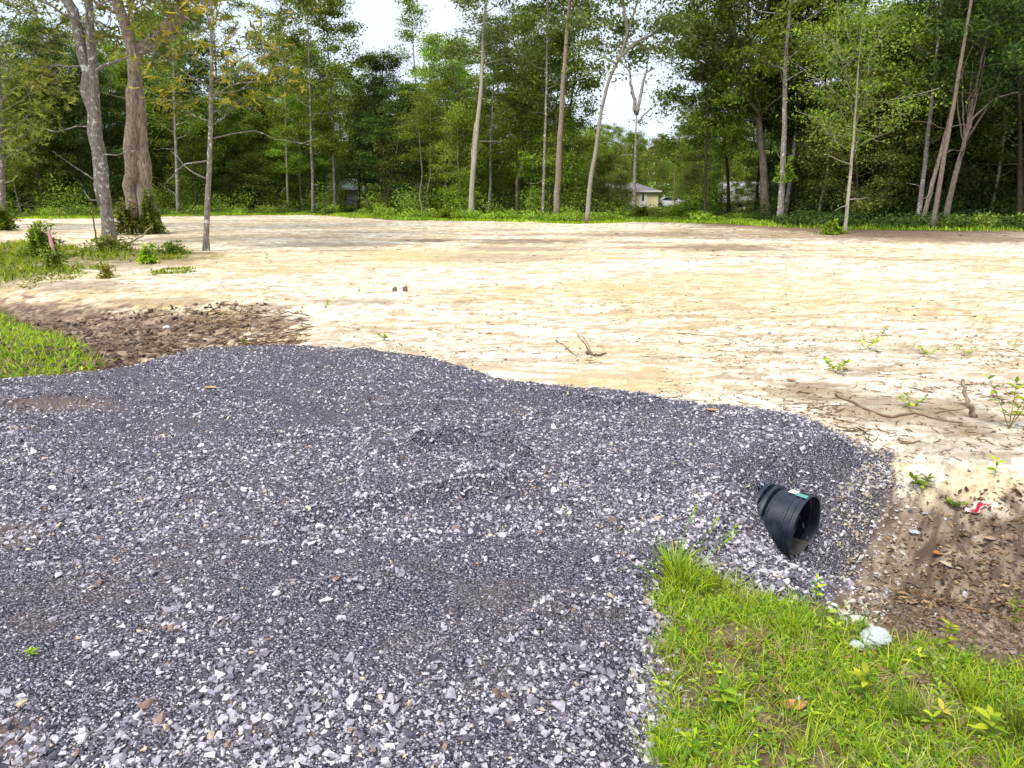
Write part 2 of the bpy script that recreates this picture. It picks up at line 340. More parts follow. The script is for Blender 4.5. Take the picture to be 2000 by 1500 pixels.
def soil_colour():
    white = np.array([.88, .82, .675]); c = np.ones(X.shape + (3,)) * white
    def lay(c, m, col, k=1.0): m = np.clip(m * k, 0, 1)[..., None]; return c * (1 - m) + np.array(col) * m
    n1 = fbm(X * .35 + 7, Y * .55, 51, 5); n2 = fbm(X * 1.1, Y * 3.2 - X * .4, 53, 5); n3 = fbm(X * 2.5 + Y, Y * 8, 57, 4)
    warm = ss(.42, .62, n1) * ss(5, 11, Y)
    c = lay(c, warm, (.82, .69, .45), .6)
    c = lay(c, ss(.56, .60, fbm(X * 1.8 + 3, Y * 6, 52, 6)) * ss(5, 8, Y) * (.3 + .7 * warm), (.66, .47, .20), .75)
    c = lay(c, ss(.60, .63, fbm(X * 3.5, Y * 13 + X, 56, 6)) * ss(4, 7, Y), (.42, .30, .18), .7)
    c = lay(c, ss(.54, .70, n2) * ss(.40, .6, n1), (.62, .45, .22), .65)
    c = lay(c, ss(.60, .68, n3) * .6, (.45, .33, .20)); c = lay(c, ss(.57, .63, fbm(X * 6, Y * 16, 58, 4)) * ss(3, 5, Y) * .5, (.48, .38, .27)); c = lay(c, ss(.60, .66, fbm(X * 14 + Y * 3, Y * 30, 59, 4)) * .6 * ss(20, 8, Y), (.35, .25, .16))
    for cx, cy, rx, ry, k in ((1220, 745, 190, 26, .9), (1330, 700, 200, 30, .4), (960, 500, 260, 22, .6), (620, 505, 300, 22, .5), (1500, 560, 420, 30, .35), (900, 720, 90, 12, .5), (1420, 800, 70, 14, .6),
                              (1380, 545, 160, 12, .5), (1730, 920, 50, 26, .7), (1180, 560, 90, 8, .6), (200, 540, 120, 8, .4)):
        c = lay(c, blob(cx, cy, rx, ry), (.64, .46, .22), k * .8)
    # churned tracks, darker damp sand and trash lines
    tr = np.abs(((Y + .12 * X + .25 * fbm(X * .4, Y * .4, 61, 3)) * 1.9) % 1 - .5); c = lay(c, ss(.10, .02, tr) * ss(.5, .64, fbm(X * .3, Y * .8, 63, 4)), (.42, .33, .24), .7)
    far = ss(14, 24, Y)
    for k_, (sl, ph) in enumerate(((.18, .2), (-.10, 1.1), (.45, 2.3))): # wheel and blade marks
        q = (Y + sl * X + .8 * fbm(X * .12, Y * .12, 160 + k_, 2) + ph) * .55; q2 = np.minimum(np.abs(q % 1 - .4), np.abs(q % 1 - .55)); c = lay(c, ss(.05, .015, q2) * ss(.46, .58, fbm(X * .25, Y * .5, 170 + k_, 3)) * ss(4, 6, Y) * (.4 + .6 * ss(.4, .6, fbm(X * 5, Y * 9, 175 + k_, 3))), (.50, .38, .25), .6)
    c = lay(c, ss(.56, .70, fbm(X * .22, Y * 1.3, 65, 5)) * far, (.36, .27, .20), .75)
    for cx, cy, rx, ry, k in ((1420, 484, 130, 7, .8), (1030, 472, 130, 5, .8), (1260, 458, 160, 4, .6), (830, 470, 60, 3, .9), (640, 478, 200, 4, .5), (1600, 458, 400, 10, .6), (1840, 466, 220, 9, .6), (520, 600, 60, 10, .6),
                              (700, 590, 90, 6, .5), (890, 590, 60, 5, .5), (330, 590, 130, 9, .5), (430, 625, 150, 14, .75), (1600, 765, 90, 22, .55), (1720, 800, 120, 26, .6), (1860, 810, 90, 40, .55), (1900, 870, 120, 40, .5),
                              (1560, 690, 120, 8, .3), (1690, 720, 60, 14, .4), (1830, 690, 90, 10, .3), (120, 560, 130, 12, .6), (250, 505, 150, 20, .5), (1300, 700, 60, 5, .3), (1445, 735, 60, 10, .3)):
        c = lay(c, blob(cx, cy, rx, ry, .6), (.25, .175, .115), k)
    mudL = psd(PX, PY, [(-300, 575), (0, 592), (130, 596), (330, 612), (470, 618), (575, 628), (560, 645), (440, 665), (330, 700), (230, 735), (-300, 770)])
    mudR = psd(PX, PY, [(1650, 1010), (1740, 955), (1850, 965), (1960, 990), (2400, 1110), (2600, 1500), (2000, 1330), (1700, 1250), (1560, 1170)])
    nm = (fbm(X * 9, Y * 9, 71, 5) - .5) * 150; v = (PY > 400)
    c = lay(c, ss(-10, 12, mudL + nm * .5 + (fbm(X * 3, Y * 4, 78, 4) - .5) * 60) * (Y < 25) * v, (.24, .165, .12)); c = lay(c, ss(.48, .6, fbm(X * 5, Y * 9, 72, 4)) * ss(-10, 12, mudL) * (Y < 25) * v, (.42, .31, .22), .7)
    c = lay(c, ss(-18, 22, mudR + nm) * (Y < 9) * v, (.25, .19, .14))
    c = lay(c, ss(.50, .6, fbm(X * 16, Y * 16, 73, 5)) * ss(-18, 22, mudR + nm) * (Y < 9) * v, (.44, .36, .26), .7)
    c = lay(c, ss(.50, .58, fbm(X * 22, Y * 22, 75, 5)) * ss(-18, 22, np.maximum(mudR, mudL * 2) + nm * .3) * (Y < 14) * v, (.085, .06, .045), .8)
    # roadside soil under the weeds and grass
    gr = ss(-.22, -.10, psd(X, Y, VERGE) + .12 * (fbm(X * 5, Y * 5, 77, 3) - .5))
    c = lay(c, gr, (.13, .10, .055)); c = lay(c, gr * ss(.5, .6, fbm(X * 11, Y * 11, 79, 3)), (.24, .18, .12), .7)
    grl = psd(PX, PY, [(-900, 560), (0, 600), (60, 640), (130, 660), (190, 690), (215, 716), (120, 735), (-900, 800)]); c = lay(c, ss(-10, 10, grl) * (Y < 20) * v, (.11, .10, .035))
    # weedy verge left and the wood's edge
    vg = blob(60, 510, 170, 32, .5) + blob(-200, 520, 260, 60, .4) + blob(300, 500, 130, 12, .6); c = lay(c, vg, (.17, .16, .06), .7)
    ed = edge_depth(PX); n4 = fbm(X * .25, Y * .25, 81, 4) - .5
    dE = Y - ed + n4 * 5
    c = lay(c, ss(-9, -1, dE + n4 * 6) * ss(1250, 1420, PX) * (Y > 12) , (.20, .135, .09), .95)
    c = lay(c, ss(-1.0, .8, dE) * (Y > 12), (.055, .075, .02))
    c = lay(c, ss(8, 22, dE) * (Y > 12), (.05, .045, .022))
    return c, dE
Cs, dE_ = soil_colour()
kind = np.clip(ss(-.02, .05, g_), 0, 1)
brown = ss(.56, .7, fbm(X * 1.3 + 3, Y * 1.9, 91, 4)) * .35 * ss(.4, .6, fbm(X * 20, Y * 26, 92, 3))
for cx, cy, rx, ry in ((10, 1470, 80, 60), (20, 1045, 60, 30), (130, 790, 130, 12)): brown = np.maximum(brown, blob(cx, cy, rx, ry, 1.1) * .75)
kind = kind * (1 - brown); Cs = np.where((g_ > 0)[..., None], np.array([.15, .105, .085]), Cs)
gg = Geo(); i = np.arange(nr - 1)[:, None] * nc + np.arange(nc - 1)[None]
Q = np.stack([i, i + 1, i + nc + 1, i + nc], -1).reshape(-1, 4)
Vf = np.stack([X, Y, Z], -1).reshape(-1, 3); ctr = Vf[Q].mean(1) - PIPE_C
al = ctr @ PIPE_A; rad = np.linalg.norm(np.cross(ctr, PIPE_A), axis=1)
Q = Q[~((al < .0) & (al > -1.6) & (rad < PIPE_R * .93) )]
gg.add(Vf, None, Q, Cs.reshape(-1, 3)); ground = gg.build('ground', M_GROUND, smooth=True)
ka = ground.data.color_attributes.new('kind', 'FLOAT_COLOR', 'POINT')
ka.data.foreach_set('color', np.stack([kind.ravel()] * 3 + [np.ones(kind.size)], 1).astype(np.float32).ravel())
tag(ground, kind='structure', label='pale sandy cleared lot with a grey gravel driveway apron and muddy ditch')
# ------------------------------------------------------------------ crushed stone
import bmesh
def stone_variants(k, rg, flat=(.35, .7)):
    out = []
    for _ in range(k):
        bm = bmesh.new(); p = unit(rg.normal(size=(9, 3))) * np.array([1, rg.uniform(.6, .95), rg.uniform(*flat)]) * (.8 + .3 * rg.random((9, 1)))
        for q in p: bm.verts.new(q)
        r = bmesh.ops.convex_hull(bm, input=bm.verts[:]); bmesh.ops.delete(bm, geom=[v for v in bm.verts if not v.link_faces], context='VERTS')
        bm.verts.index_update(); bmesh.ops.triangulate(bm, faces=bm.faces[:])
        V = np.array([v.co[:] for v in bm.verts]); T = np.array([[v.index for v in f.verts] for f in bm.faces]); bm.free()
        out.append((V, T))
    return out
SV = stone_variants(14, rng)
def rotm(rg, n, tilt=.5):
    a = rg.random(n) * 2 * math.pi; b = rg.normal(size=n) * tilt; c = rg.normal(size=n) * tilt
    ca, sa, cb, sb, cc_, sc = np.cos(a), np.sin(a), np.cos(b), np.sin(b), np.cos(c), np.sin(c)
    Rz = np.zeros((n, 3, 3)); Rz[:, 0, 0] = ca; Rz[:, 0, 1] = -sa; Rz[:, 1, 0] = sa; Rz[:, 1, 1] = ca; Rz[:, 2, 2] = 1
    Rx = np.zeros((n, 3, 3)); Rx[:, 0, 0] = 1; Rx[:, 1, 1] = cb; Rx[:, 1, 2] = -sb; Rx[:, 2, 1] = sb; Rx[:, 2, 2] = cb
    Ry = np.zeros((n, 3, 3)); Ry[:, 1, 1] = 1; Ry[:, 0, 0] = cc_; Ry[:, 0, 2] = sc; Ry[:, 2, 0] = -sc; Ry[:, 2, 2] = cc_
    return Rx @ Ry @ Rz
def stone_cols(n, rg, tan=0):
    pal = np.array([(.085, .08, .105), (.17, .16, .20), (.29, .278, .33), (.44, .425, .48), (.55, .54, .58), (.68, .67, .67), (.55, .46, .33), (.24, .17, .14)])
    pr = np.array([.13, .15, .23, .25, .17, .035, .015, .02]); pr /= pr.sum()
    c = pal[rg.choice(len(pal), n, p=pr)] * rg.uniform(.85, 1.4, (n, 1))
    c = c * np.array([1.05, 1.0, .95]); tn = np.array([(.5, .43, .32), (.62, .56, .46), (.34, .26, .17), (.55, .53, .5)])[rg.choice(4, n)]
    m = (rg.random(n) < tan)[:, None]; return np.where(m, tn, c)
def scatter_stones(x, y, z, s, cols, geo, rg, sink=.15, tilt=.45):
    v = rg.integers(0, len(SV), len(x)); Rm = rotm(rg, len(x), tilt)
    for k, (V, T) in enumerate(SV):
        q = np.where(v == k)[0]
        if not len(q): continue
        P = np.einsum('nij,vj->nvi', Rm[q], V) * s[q][:, None, None]
        P += np.stack([x[q], y[q], z[q] + s[q] * (.35 - sink)], -1)[:, None]
        nv = len(V); TT = (T[None] + (np.arange(len(q)) * nv)[:, None, None]).reshape(-1, 3)
        geo.add(P.reshape(-1, 3), TT, None, np.repeat(cols[q], nv, 0))
sg = Geo(); rg = np.random.default_rng(11)
def cand(n, y0, y1, pw):
    u = rg.random(n); y = (y0 ** (1 - pw) + u * (y1 ** (1 - pw) - y0 ** (1 - pw))) ** (1 / (1 - pw))
    x = (rg.random(n) * 2 - 1) * (.80 * y + .5); return x, y
def fill(n, y0, y1, pw, smin, smed, sig, smax, thr):
    x, y = cand(n, y0, y1, pw); g = gsd(x, y)
    cl = fbm(x * 1.4, y * 2.2 + x * .5, 101, 4) + .6 * np.clip(ridge_field(x, y) / .02, 0, 1) + .5 * np.exp(-((g - .12) / .15) ** 2) + .25 * ss(2.9, 1.7, y)
    edgeR = ss(1.0, 1.6, x) * ss(.7, .1, g)
    k = (g > -.03) & (rg.random(n) < np.clip((cl - thr) * 3.2, .07, 1))
    x, y, g, er = x[k], y[k], g[k], edgeR[k]
    z = H(x, y, g); d = np.stack([x, y, z], -1) - PIPE_C
    k = ~((np.linalg.norm(np.cross(d, PIPE_A), axis=1) < PIPE_R + .03) & (d @ PIPE_A < .02) & (d @ PIPE_A > -.42)) | (z > PIPE_C[2] + PIPE_R + .03)
    k &= ~((np.linalg.norm(np.cross(d, PIPE_A), axis=1) < PIPE_R + .01) & (d @ PIPE_A < .0) & (d @ PIPE_A > -.42))
    x, y, z, g, er = x[k], y[k], z[k], g[k], er[k]
    s = np.clip(smed * np.exp(sig * rg.normal(size=len(x))), smin, smax)
    tan = np.clip(.75 * ss(1.9, 2.2, x) * ss(.30, .0, g), 0, 1)
    scatter_stones(x, y, z, s, stone_cols(len(x), rg, tan), sg, rg)
    return len(x)
fill(30000, 1.25, 12, 1.5, .004, .0075, .35, .013, .28)
fill(70000, 1.25, 5.0, .55, .0025, .0042, .35, .008, .10)
fill(26000, 1.25, 12, 1.2, .007, .0125, .35, .030, .42)
fill(90000, 3.2, 11, .1, .006, .0095, .38, .022, .15)
fill(9000, 3.0, 11, .2, .010, .0145, .3, .030, .35)
fill(2600, 1.3, 6, .6, .014, .018, .28, .032, .42)
def zonefill(n, poly, s0, sg_, smin, smax, tanf, gmin):
    P = np.array([G(a, b)[:2] for a, b in poly]); lo, hi = P.min(0), P.max(0); x = rg.uniform(lo[0], hi[0], n); y = rg.uniform(lo[1], hi[1], n)
    g = gsd(x, y); k = (psd(x, y, P) + .25 * (fbm(x * 3, y * 3, 39, 3) - .5) > 0) & (g > gmin); x, y, g = x[k], y[k], g[k]; z = H(x, y, g); d = np.stack([x, y, z], -1) - PIPE_C
    k = ~((np.linalg.norm(np.cross(d, PIPE_A), axis=1) < PIPE_R + .012) & (d @ PIPE_A < .0) & (d @ PIPE_A > -.36)); x, y, z, g = x[k], y[k], z[k], g[k]
    s = np.clip(s0 * np.exp(sg_ * rg.normal(size=len(x))), smin, smax); scatter_stones(x, y, z, s, stone_cols(len(x), rg, tanf(x, g)), sg, rg)
zonefill(5200, [(1330, 960), (1420, 930), (1500, 930), (1600, 945), (1700, 900), (1760, 930), (1720, 1050), (1670, 1130), (1640, 1200), (1560, 1180), (1470, 1155), (1340, 1090)], .0125, .38, .005, .028, lambda x, g: .7 * ss(.35, .05, g) * (x > 2.0), 0)
zonefill(6500, [(1640, 960), (1720, 880), (1800, 950), (1785, 1080), (1740, 1180), (1690, 1235), (1630, 1200), (1660, 1080)], .0125, .42, .004, .028, lambda x, g: .85 + 0 * x, -.6)
zonefill(1500, [(1255, 1160), (1330, 1120), (1330, 1300), (1345, 1500), (1250, 1500)], .011, .4, .004, .026, lambda x, g: .15 + 0 * x, -.3)
# loose stones tumbling out onto the sand and the ditch mud
x, y = cand(60000, 1.3, 9.5, .6); g = gsd(x, y); k = (g < 0.02) & (rg.random(len(x)) < np.exp(g / .08) * .75 + .10 * np.exp(g / .35) + 1.5 * np.exp(g / .20) * (x > 1.5) * (y < 4.9) * (y > 3.2)) 
x, y, g = x[k], y[k], g[k]; s = np.clip(.0085 * np.exp(.5 * rg.normal(size=len(x))), .003, .026)
scatter_stones(x, y, H(x, y), s, stone_cols(len(x), rg, np.where(x > 1.6, .75, .1)), sg, rg)
gravel = sg.build('gravel', M_STONE); tag(gravel, 'grey crushed stone gravel heaped over the driveway culvert', 'gravel', kind='stuff')
# ------------------------------------------------------------------ culvert pipe
def basis(a):
    a = a / np.linalg.norm(a); u = np.cross(a, [0, 0, 1.]); u /= np.linalg.norm(u); return a, u, np.cross(u, a)
a_, u_, v_ = basis(PIPE_A)
def revolve(prof, n=72):
    th = np.arange(n) * 2 * math.pi / n; P = np.array(prof)
    V = (PIPE_C + P[:, 0, None, None] * a_ + P[:, 1, None, None] * (np.cos(th)[None, :, None] * u_ + np.sin(th)[None, :, None] * v_)).reshape(-1, 3)
    k = len(P); i = np.arange(k - 1)[:, None] * n; j = np.arange(n)[None]; j2 = (j + 1) % n
    return V, np.stack([i + j, i + j2, i + n + j2, i + n + j], -1).reshape(-1, 4)
r0 = PIPE_R; 
out = [(0, r0 + .002), (-.004, r0 + .006), (-.012, r0 + .006), (-.016, r0), (-.03, r0), (-.034, r0 + .005), (-.046, r0 + .005), (-.05, r0 - .001), (-.066, r0 - .001), (-.07, r0 + .004), (-.08, r0 + .004), (-.085, r0 - .002),
       (-.17, r0 - .004), (-.245, r0 - .006), (-.252, r0 - .012), (-.256, r0 - .032), (-.30, r0 - .034), (-.306, r0 - .01), (-.312, r0), (-.35, r0 + .001), (-.357, r0 - .008), (-.362, r0 - .034), (-.40, r0 - .034), (-.407, r0 - .004), (-.45, r0 - .002), (-.456, r0 - .034), (-1.7, r0 - .034)]
inn = [(-1.7, r0 - .046), (-.42, r0 - .046), (-.36, r0 - .042), (-.31, r0 - .02), (-.26, r0 - .04), (-.25, r0 - .02), (-.16, r0 - .016), (-.13, r0 - .02), (-.12, r0 - .010), (-.075, r0 - .010), (-.068, r0 - .015), (-.055, r0 - .015), (-.05, r0 - .007), (-.01, r0 - .006), (-.001, r0 - .003), (0, r0 + .002)]
M_PIPE, t, b = mat('black_polyethylene', .38, .5); tc = N(t, 'ShaderNodeTexCoord').outputs['Object']
f = noise(t, 9, 6, tc, .7); b.inputs['Base Color'].default_value = (.012, .02, .035, 1)
t.links.new(mixc(t, rampf(t, f, .45, .75), (.010, .015, .026), (.035, .045, .062)), b.inputs['Base Color']); t.links.new(rampf(t, f, .3, .7, .3, .55), b.inputs['Roughness'])
pg = Geo(); out = [(a if a > -.09 else -.09 + (a + .09) * .52, b) for a, b in out]; inn = [(a if a > -.13 else -.13 + (a + .13) * .52, b) for a, b in inn]; V, Q = revolve(out + inn); pg.add(V, None, Q)
proot = empty('culvert_pipe', tuple(PIPE_C), 'black ribbed plastic culvert pipe end sticking out of the gravel bank', 'pipe')
pb = pg.build('pipe_body', M_PIPE, None, smooth=False, loc=PIPE_C); pb.parent = proot; pb.location = (0, 0, 0)
bpy.context.view_layer.update()
def patch(a0, a1, t0, t1, off=.0035, n=8, cut=0):
    A = np.linspace(a0, a1, 4)[:, None]; T_ = np.radians(np.linspace(t0, t1, n))[None]; T_ = T_ + A * cut
    r = r0 + off; V = (a_ * A[..., None] + r * (np.cos(T_)[..., None] * u_ + np.sin(T_)[..., None] * v_)).reshape(-1, 3)
    i = np.arange(3)[:, None] * n + np.arange(n - 1)[None]; return V, np.stack([i, i + 1, i + n + 1, i + n], -1).reshape(-1, 4)
st = Geo(); V, Q = patch(-.13, -.075, 84, 101); st.add(V, None, Q)
lb = st.build('paper_label', simple('white_paper', (.75, .78, .74), .7, nsc=30, amt=.08), proot)
st = Geo(); V, Q = patch(-.073, -.012, 80, 90, .0075); st.add(V, None, Q)
st.build('green_stripe', simple('green_print', (.12, .35, .27), .5, nsc=60, amt=.3), proot)
st = Geo(); V, Q = patch(-.10, -.094, 78, 84, .004); V = V + np.array([.02, .02, .035]) * np.linspace(1, 0, len(V))[:, None]; st.add(V, None, Q)
st.build('tie_strap', simple('white_strap', (.8, .8, .76), .6), proot)
# silt lying in the pipe
sl = Geo(); aa = np.linspace(-1.2, -.005, 14); ww = np.linspace(-1, 1, 9)
Vs = np.array([a_ * A + u_ * (q * .105) + v_ * (-.152 - .012 * vn(np.array([A * 20]), np.array([q * 3]), 5)[0] + .03 * q * q) for A in aa for q in ww])
i = np.arange(13)[:, None] * 9 + np.arange(8)[None]; sl.add(Vs, None, np.stack([i, i + 1, i + 10, i + 9], -1).reshape(-1, 4))
sl.build('silt', simple('silt', (.10, .09, .078), .9, nsc=20), proot)
# ------------------------------------------------------------------ trees
PAL = dict(mid=[(.10, .15, .02), (.17, .235, .03), (.27, .34, .045)], dark=[(.045, .075, .018), (.07, .115, .024), (.105, .16, .03)], light=[(.17, .26, .03), (.25, .36, .04), (.36, .47, .06)], grass=[(.24, .38, .018), (.38, .50, .025), (.52, .60, .035), (.15, .29, .025)], straw=[(.45, .38, .2), (.35, .27, .14), (.55, .48, .3)], brown=[(.22, .13, .07), (.30, .19, .10), (.16, .10, .06), (.42, .28, .14)],
           olive=[(.12, .15, .035), (.19, .22, .05), (.29, .31, .07)], gold=[(.14, .18, .035), (.22, .26, .045), (.38, .38, .05), (.52, .46, .07)], grey=[(.10, .14, .045), (.16, .21, .065), (.23, .29, .09)])
def pcol(pal, n, rg, clump=None):
    P = np.array(PAL[pal]); c = P[rg.integers(0, len(P), n)] * rg.uniform(.75, 1.25, (n, 1))
    return c if clump is None else c * clump[:, None]
def wavy(p0, d, L_, rg, n=6, wob=.16, lift=.1):
    P = [np.array(p0, float)]; d = unit(np.array(d, float))
    for k in range(n):
        d = unit(d + rg.normal(size=3) * wob + np.array([0, 0, lift])); P.append(P[-1] + d * L_ / n)
    return np.array(P)
def grow(path, r0, rg, zc, radf, nl, leafN, lsize, pal, tg, lg, ht, whorl=False, lean=.25, asp=.55, sub=4, spread=.42, dead=3, flat=.5, leafbark=True, bare=False, lr=1.0):
    """trunk along path (local, base at origin); limbs from height zc up to ht, of length radf(t)"""
    path = np.asarray(path, float)
    seg = np.linalg.norm(np.diff(path, axis=0), axis=1); cum = np.concatenate([[0], np.cumsum(seg)]); tot = cum[-1]
    m = 26; s = np.linspace(0, tot, m) ** 1.0; P = np.stack([np.interp(s, cum, path[:, k]) for k in range(3)], 1)
    P[1:-1] += rg.normal(size=(m - 2, 3)) * r0 * .06
    tt = s / tot; rad = r0 * (1 - .86 * tt) * (1 + .45 * np.exp(-s / (r0 * 1.6))); P[0, 2] -= .15
    V, T, Q = tube(P, rad, 14, .13, int(rg.integers(1e6))); tg.add(V, T, Q)
    cl = []; zz = P[:, 2]
    for q in range(dead):
        h = rg.uniform(.25 * zc, zc); p0 = np.array([np.interp(h, zz, P[:, k]) for k in range(3)]); a = rg.random() * 6.28
        B = wavy(p0, (math.cos(a), math.sin(a), .25), rg.uniform(.6, 2.2), rg, 5, .25, -.02); tg.add(*tube(B, np.linspace(.03, .008, 6), 4))
    for q in range(nl):
        t = (q + rg.random()) / nl; h = zc + (ht - zc) * t; p0 = np.array([np.interp(h, zz, P[:, k]) for k in range(3)])
        a = q * 2.4 + rg.random() * .9; el = lean + .9 * t ** 2; Lq = radf(t) * rg.uniform(.7, 1.2)
        rl = np.interp(h, zz, rad) * rg.uniform(.24, .45) * lr
        B = wavy(p0, (math.cos(a), math.sin(a), el), Lq, rg, 6, .17, .05); tg.add(*tube(B, np.linspace(rl, max(.012, rl * .15), 7), 5, cap=False))
        for w_ in range(sub):
            k = rg.uniform(.3, 1.0); b0 = np.array([np.interp(k * 6, range(7), B[:, c]) for c in range(3)])
            d = unit(B[-1] - B[0]) + rg.normal(size=3) * .7; l2 = Lq * rg.uniform(.2, .42)
            S2 = wavy(b0, d, l2, rg, 3, .2, .05); tg.add(*tube(S2, np.linspace(rl * .35 + .008, .007, 4), 3, cap=False)); cl += [S2[-1], S2[-2] * .5 + S2[-1] * .5]
        cl.append(B[-1])
    if bare or leafN == 0: return P
    cl = np.array(cl); nc_ = len(cl); wt = rg.uniform(.3, 1.5, nc_); idx = rg.choice(nc_, leafN, p=wt / wt.sum())
    sc = spread * rg.uniform(.6, 1.4, nc_)[idx][:, None]
    C = cl[idx] + rg.normal(size=(leafN, 3)) * sc * np.array([1, 1, flat]); cb = rg.uniform(.72, 1.3, nc_)[idx]
    sz = lsize * rg.uniform(.6, 1.35, leafN)
    if not whorl:
        V, Q = leaves(C, sz, rg, asp); lg.add(V, None, Q, np.repeat(pcol(pal, leafN, rg, cb), 4, 0))
    else:
        nw = 7; n = leafN; axis = unit(rg.normal(size=(n, 3)) * .45 + np.array([0, 0, 1]))
        ang = np.arange(nw) * 2 * math.pi / nw; u = unit(np.cross(axis, [1, .3, 0])); v = np.cross(axis, u)
        D = (np.cos(ang)[None, :, None] * u[:, None] + np.sin(ang)[None, :, None] * v[:, None]) + axis[:, None] * .35 + rg.normal(size=(n, nw, 3)) * .18
        B0 = np.repeat(C, nw, 0); D = D.reshape(-1, 3); ln = np.repeat(sz, nw) * rg.uniform(.7, 1.2, n * nw)
        V, T, Q, mm = blades(B0, D, ln, ln * .26, rg, 3, .25, 'lance')
        cc_ = np.repeat(np.repeat(pcol(pal, n, rg, cb), nw, 0) * rg.uniform(.8, 1.2, (n * nw, 1)), mm, 0); lg.add(V, T, Q, cc_)
    return P
shape = dict(oval=lambda R_: (lambda t: R_ * (.55 + .8 * math.sin(math.pi * min(1, t * .9 + .1))) * .75), cone=lambda R_: (lambda t: R_ * (1.05 - .85 * t)),
             spread=lambda R_: (lambda t: R_ * (.6 + .6 * t)), top=lambda R_: (lambda t: R_ * (.5 + .5 * math.sin(math.pi * t))), col=lambda R_: (lambda t: R_ * (.8 + .3 * math.sin(9 * t)) * (1 - .5 * t)))
def make_tree(name, label, pts, wpx, bark, ht, zc, Rd, shp, nl, leafN, ls, pal, seed, extra=(), **kw):
    """pts: photo points of the trunk, the first where it meets the ground; built at its own distance with its own size"""
    rg = np.random.default_rng(seed); bx, by, bz = G(*pts[0]); d = by
    base = np.array([bx, by, bz]); W = [base] + [PD(a, b, d) for a, b in pts[1:]]
    top = unit(W[-1] - W[-2]); top = unit(top + np.array([0, 0, .6]))
    if W[-1][2] < ht: W.append(W[-1] + top * (ht - W[-1][2]) / top[2])
    r0 = wpx * .5 * (d * CP + .4) / F * .78
    loc = W - base; tg, lg = Geo(), Geo()
    P = grow(loc, r0, rg, zc, shape[shp](Rd), nl, leafN, ls, pal, tg, lg, min(ht, loc[-1][2]) * .98, **kw)
    for ex in extra:                                       # further stems: (points, width px)
        Wx = [PD(a, b, d + (ex[2] if len(ex) > 2 else .1)) - base for a, b in ex[0]]; r = ex[1] * .5 * d / F
        V, T, Q = tube(resample(Wx, 14, rg, r * .25), np.linspace(r, r * (ex[3] if len(ex) > 3 else .45), 14), 9, .15, seed); tg.add(V, T, Q)
        if len(ex) > 4:
            C = np.array(Wx[-1]) + rg.normal(size=(ex[4], 3)) * np.array([1.1, 1.1, .7]) * ex[5]; V, Q = leaves(C, ls * rg.uniform(.6, 1.3, len(C)), rg); lg.add(V, None, Q, np.repeat(pcol(pal, len(C), rg), 4, 0))
    root = empty(name, tuple(base), label, 'tree')
    tg.build('trunk', bark, root, smooth=True)
    if lg.n: lg.build('crown', M_LEAF, root)
    return root
def resample(W, m, rg, j):
    W = np.asarray(W, float); cum = np.concatenate([[0], np.cumsum(np.linalg.norm(np.diff(W, axis=0), axis=1))]); s = np.linspace(0, cum[-1], m)
    P = np.stack([np.interp(s, cum, W[:, k]) for k in range(3)], 1); P[1:-1] += rg.normal(size=(m - 2, 3)) * j; return P
T_ = make_tree
# near trees on the left
T_('magnolia_tree', 'magnolia at the far left edge with long drooping olive leaves', [(6, 447), (2, 300), (-2, 120), (-6, 0)], 15, M_BARKG, 13, 3.2, 4.2, 'oval', 34, 2400, .24, 'olive', 1, whorl=True, spread=.45, dead=1)
T_('twin_trunk_tree', 'lichen spotted grey tree whose two stems join into one leaning base', [(215, 480), (207, 400), (196, 320), (187, 230), (181, 110), (172, 0)], 28, M_BARKG, 16, 5.2, 4.6, 'oval', 30, 2200, .22, 'olive', 2,
   extra=[([(205, 400), (186, 300), (176, 220), (166, 130), (148, 50), (135, 0), (120, -100)], 26, .05, .6)], whorl=True, spread=.5, dead=4)
T_('forked_oak_tree', 'massive furrowed brown oak with a fused second stem and ivy at its foot', [(296, 455), (283, 380), (274, 280), (266, 180), (262, 105), (242, 40), (230, 0)], 41, M_BARKB, 18, 7.5, 6.5, 'spread', 26, 14000, .2, 'olive', 3,
   extra=[([(262, 440), (256, 360), (257, 280), (260, 190), (262, 110)], 26, -.2, .8), ([(262, 108), (300, 80), (340, 50), (355, 20), (352, -20), (340, -120)], 26, .2, .6), ([(305, 455), (300, 420), (290, 380)], 14, -.3, .5)], spread=.8, dead=2)
T_('magnolia_sapling', 'slim young magnolia with golden leaf tips standing alone on the sand', [(402, 490), (405, 400), (411, 270), (413, 120), (413, 0)], 15, M_BARKG, 10.5, 3.4, 3.0, 'oval', 26, 900, .2, 'gold', 4, whorl=True, spread=.35, dead=2,
   extra=[([(414, 270), (450, 262), (500, 255), (540, 272), (590, 280), (620, 270)], 2.6, .3, .3)])
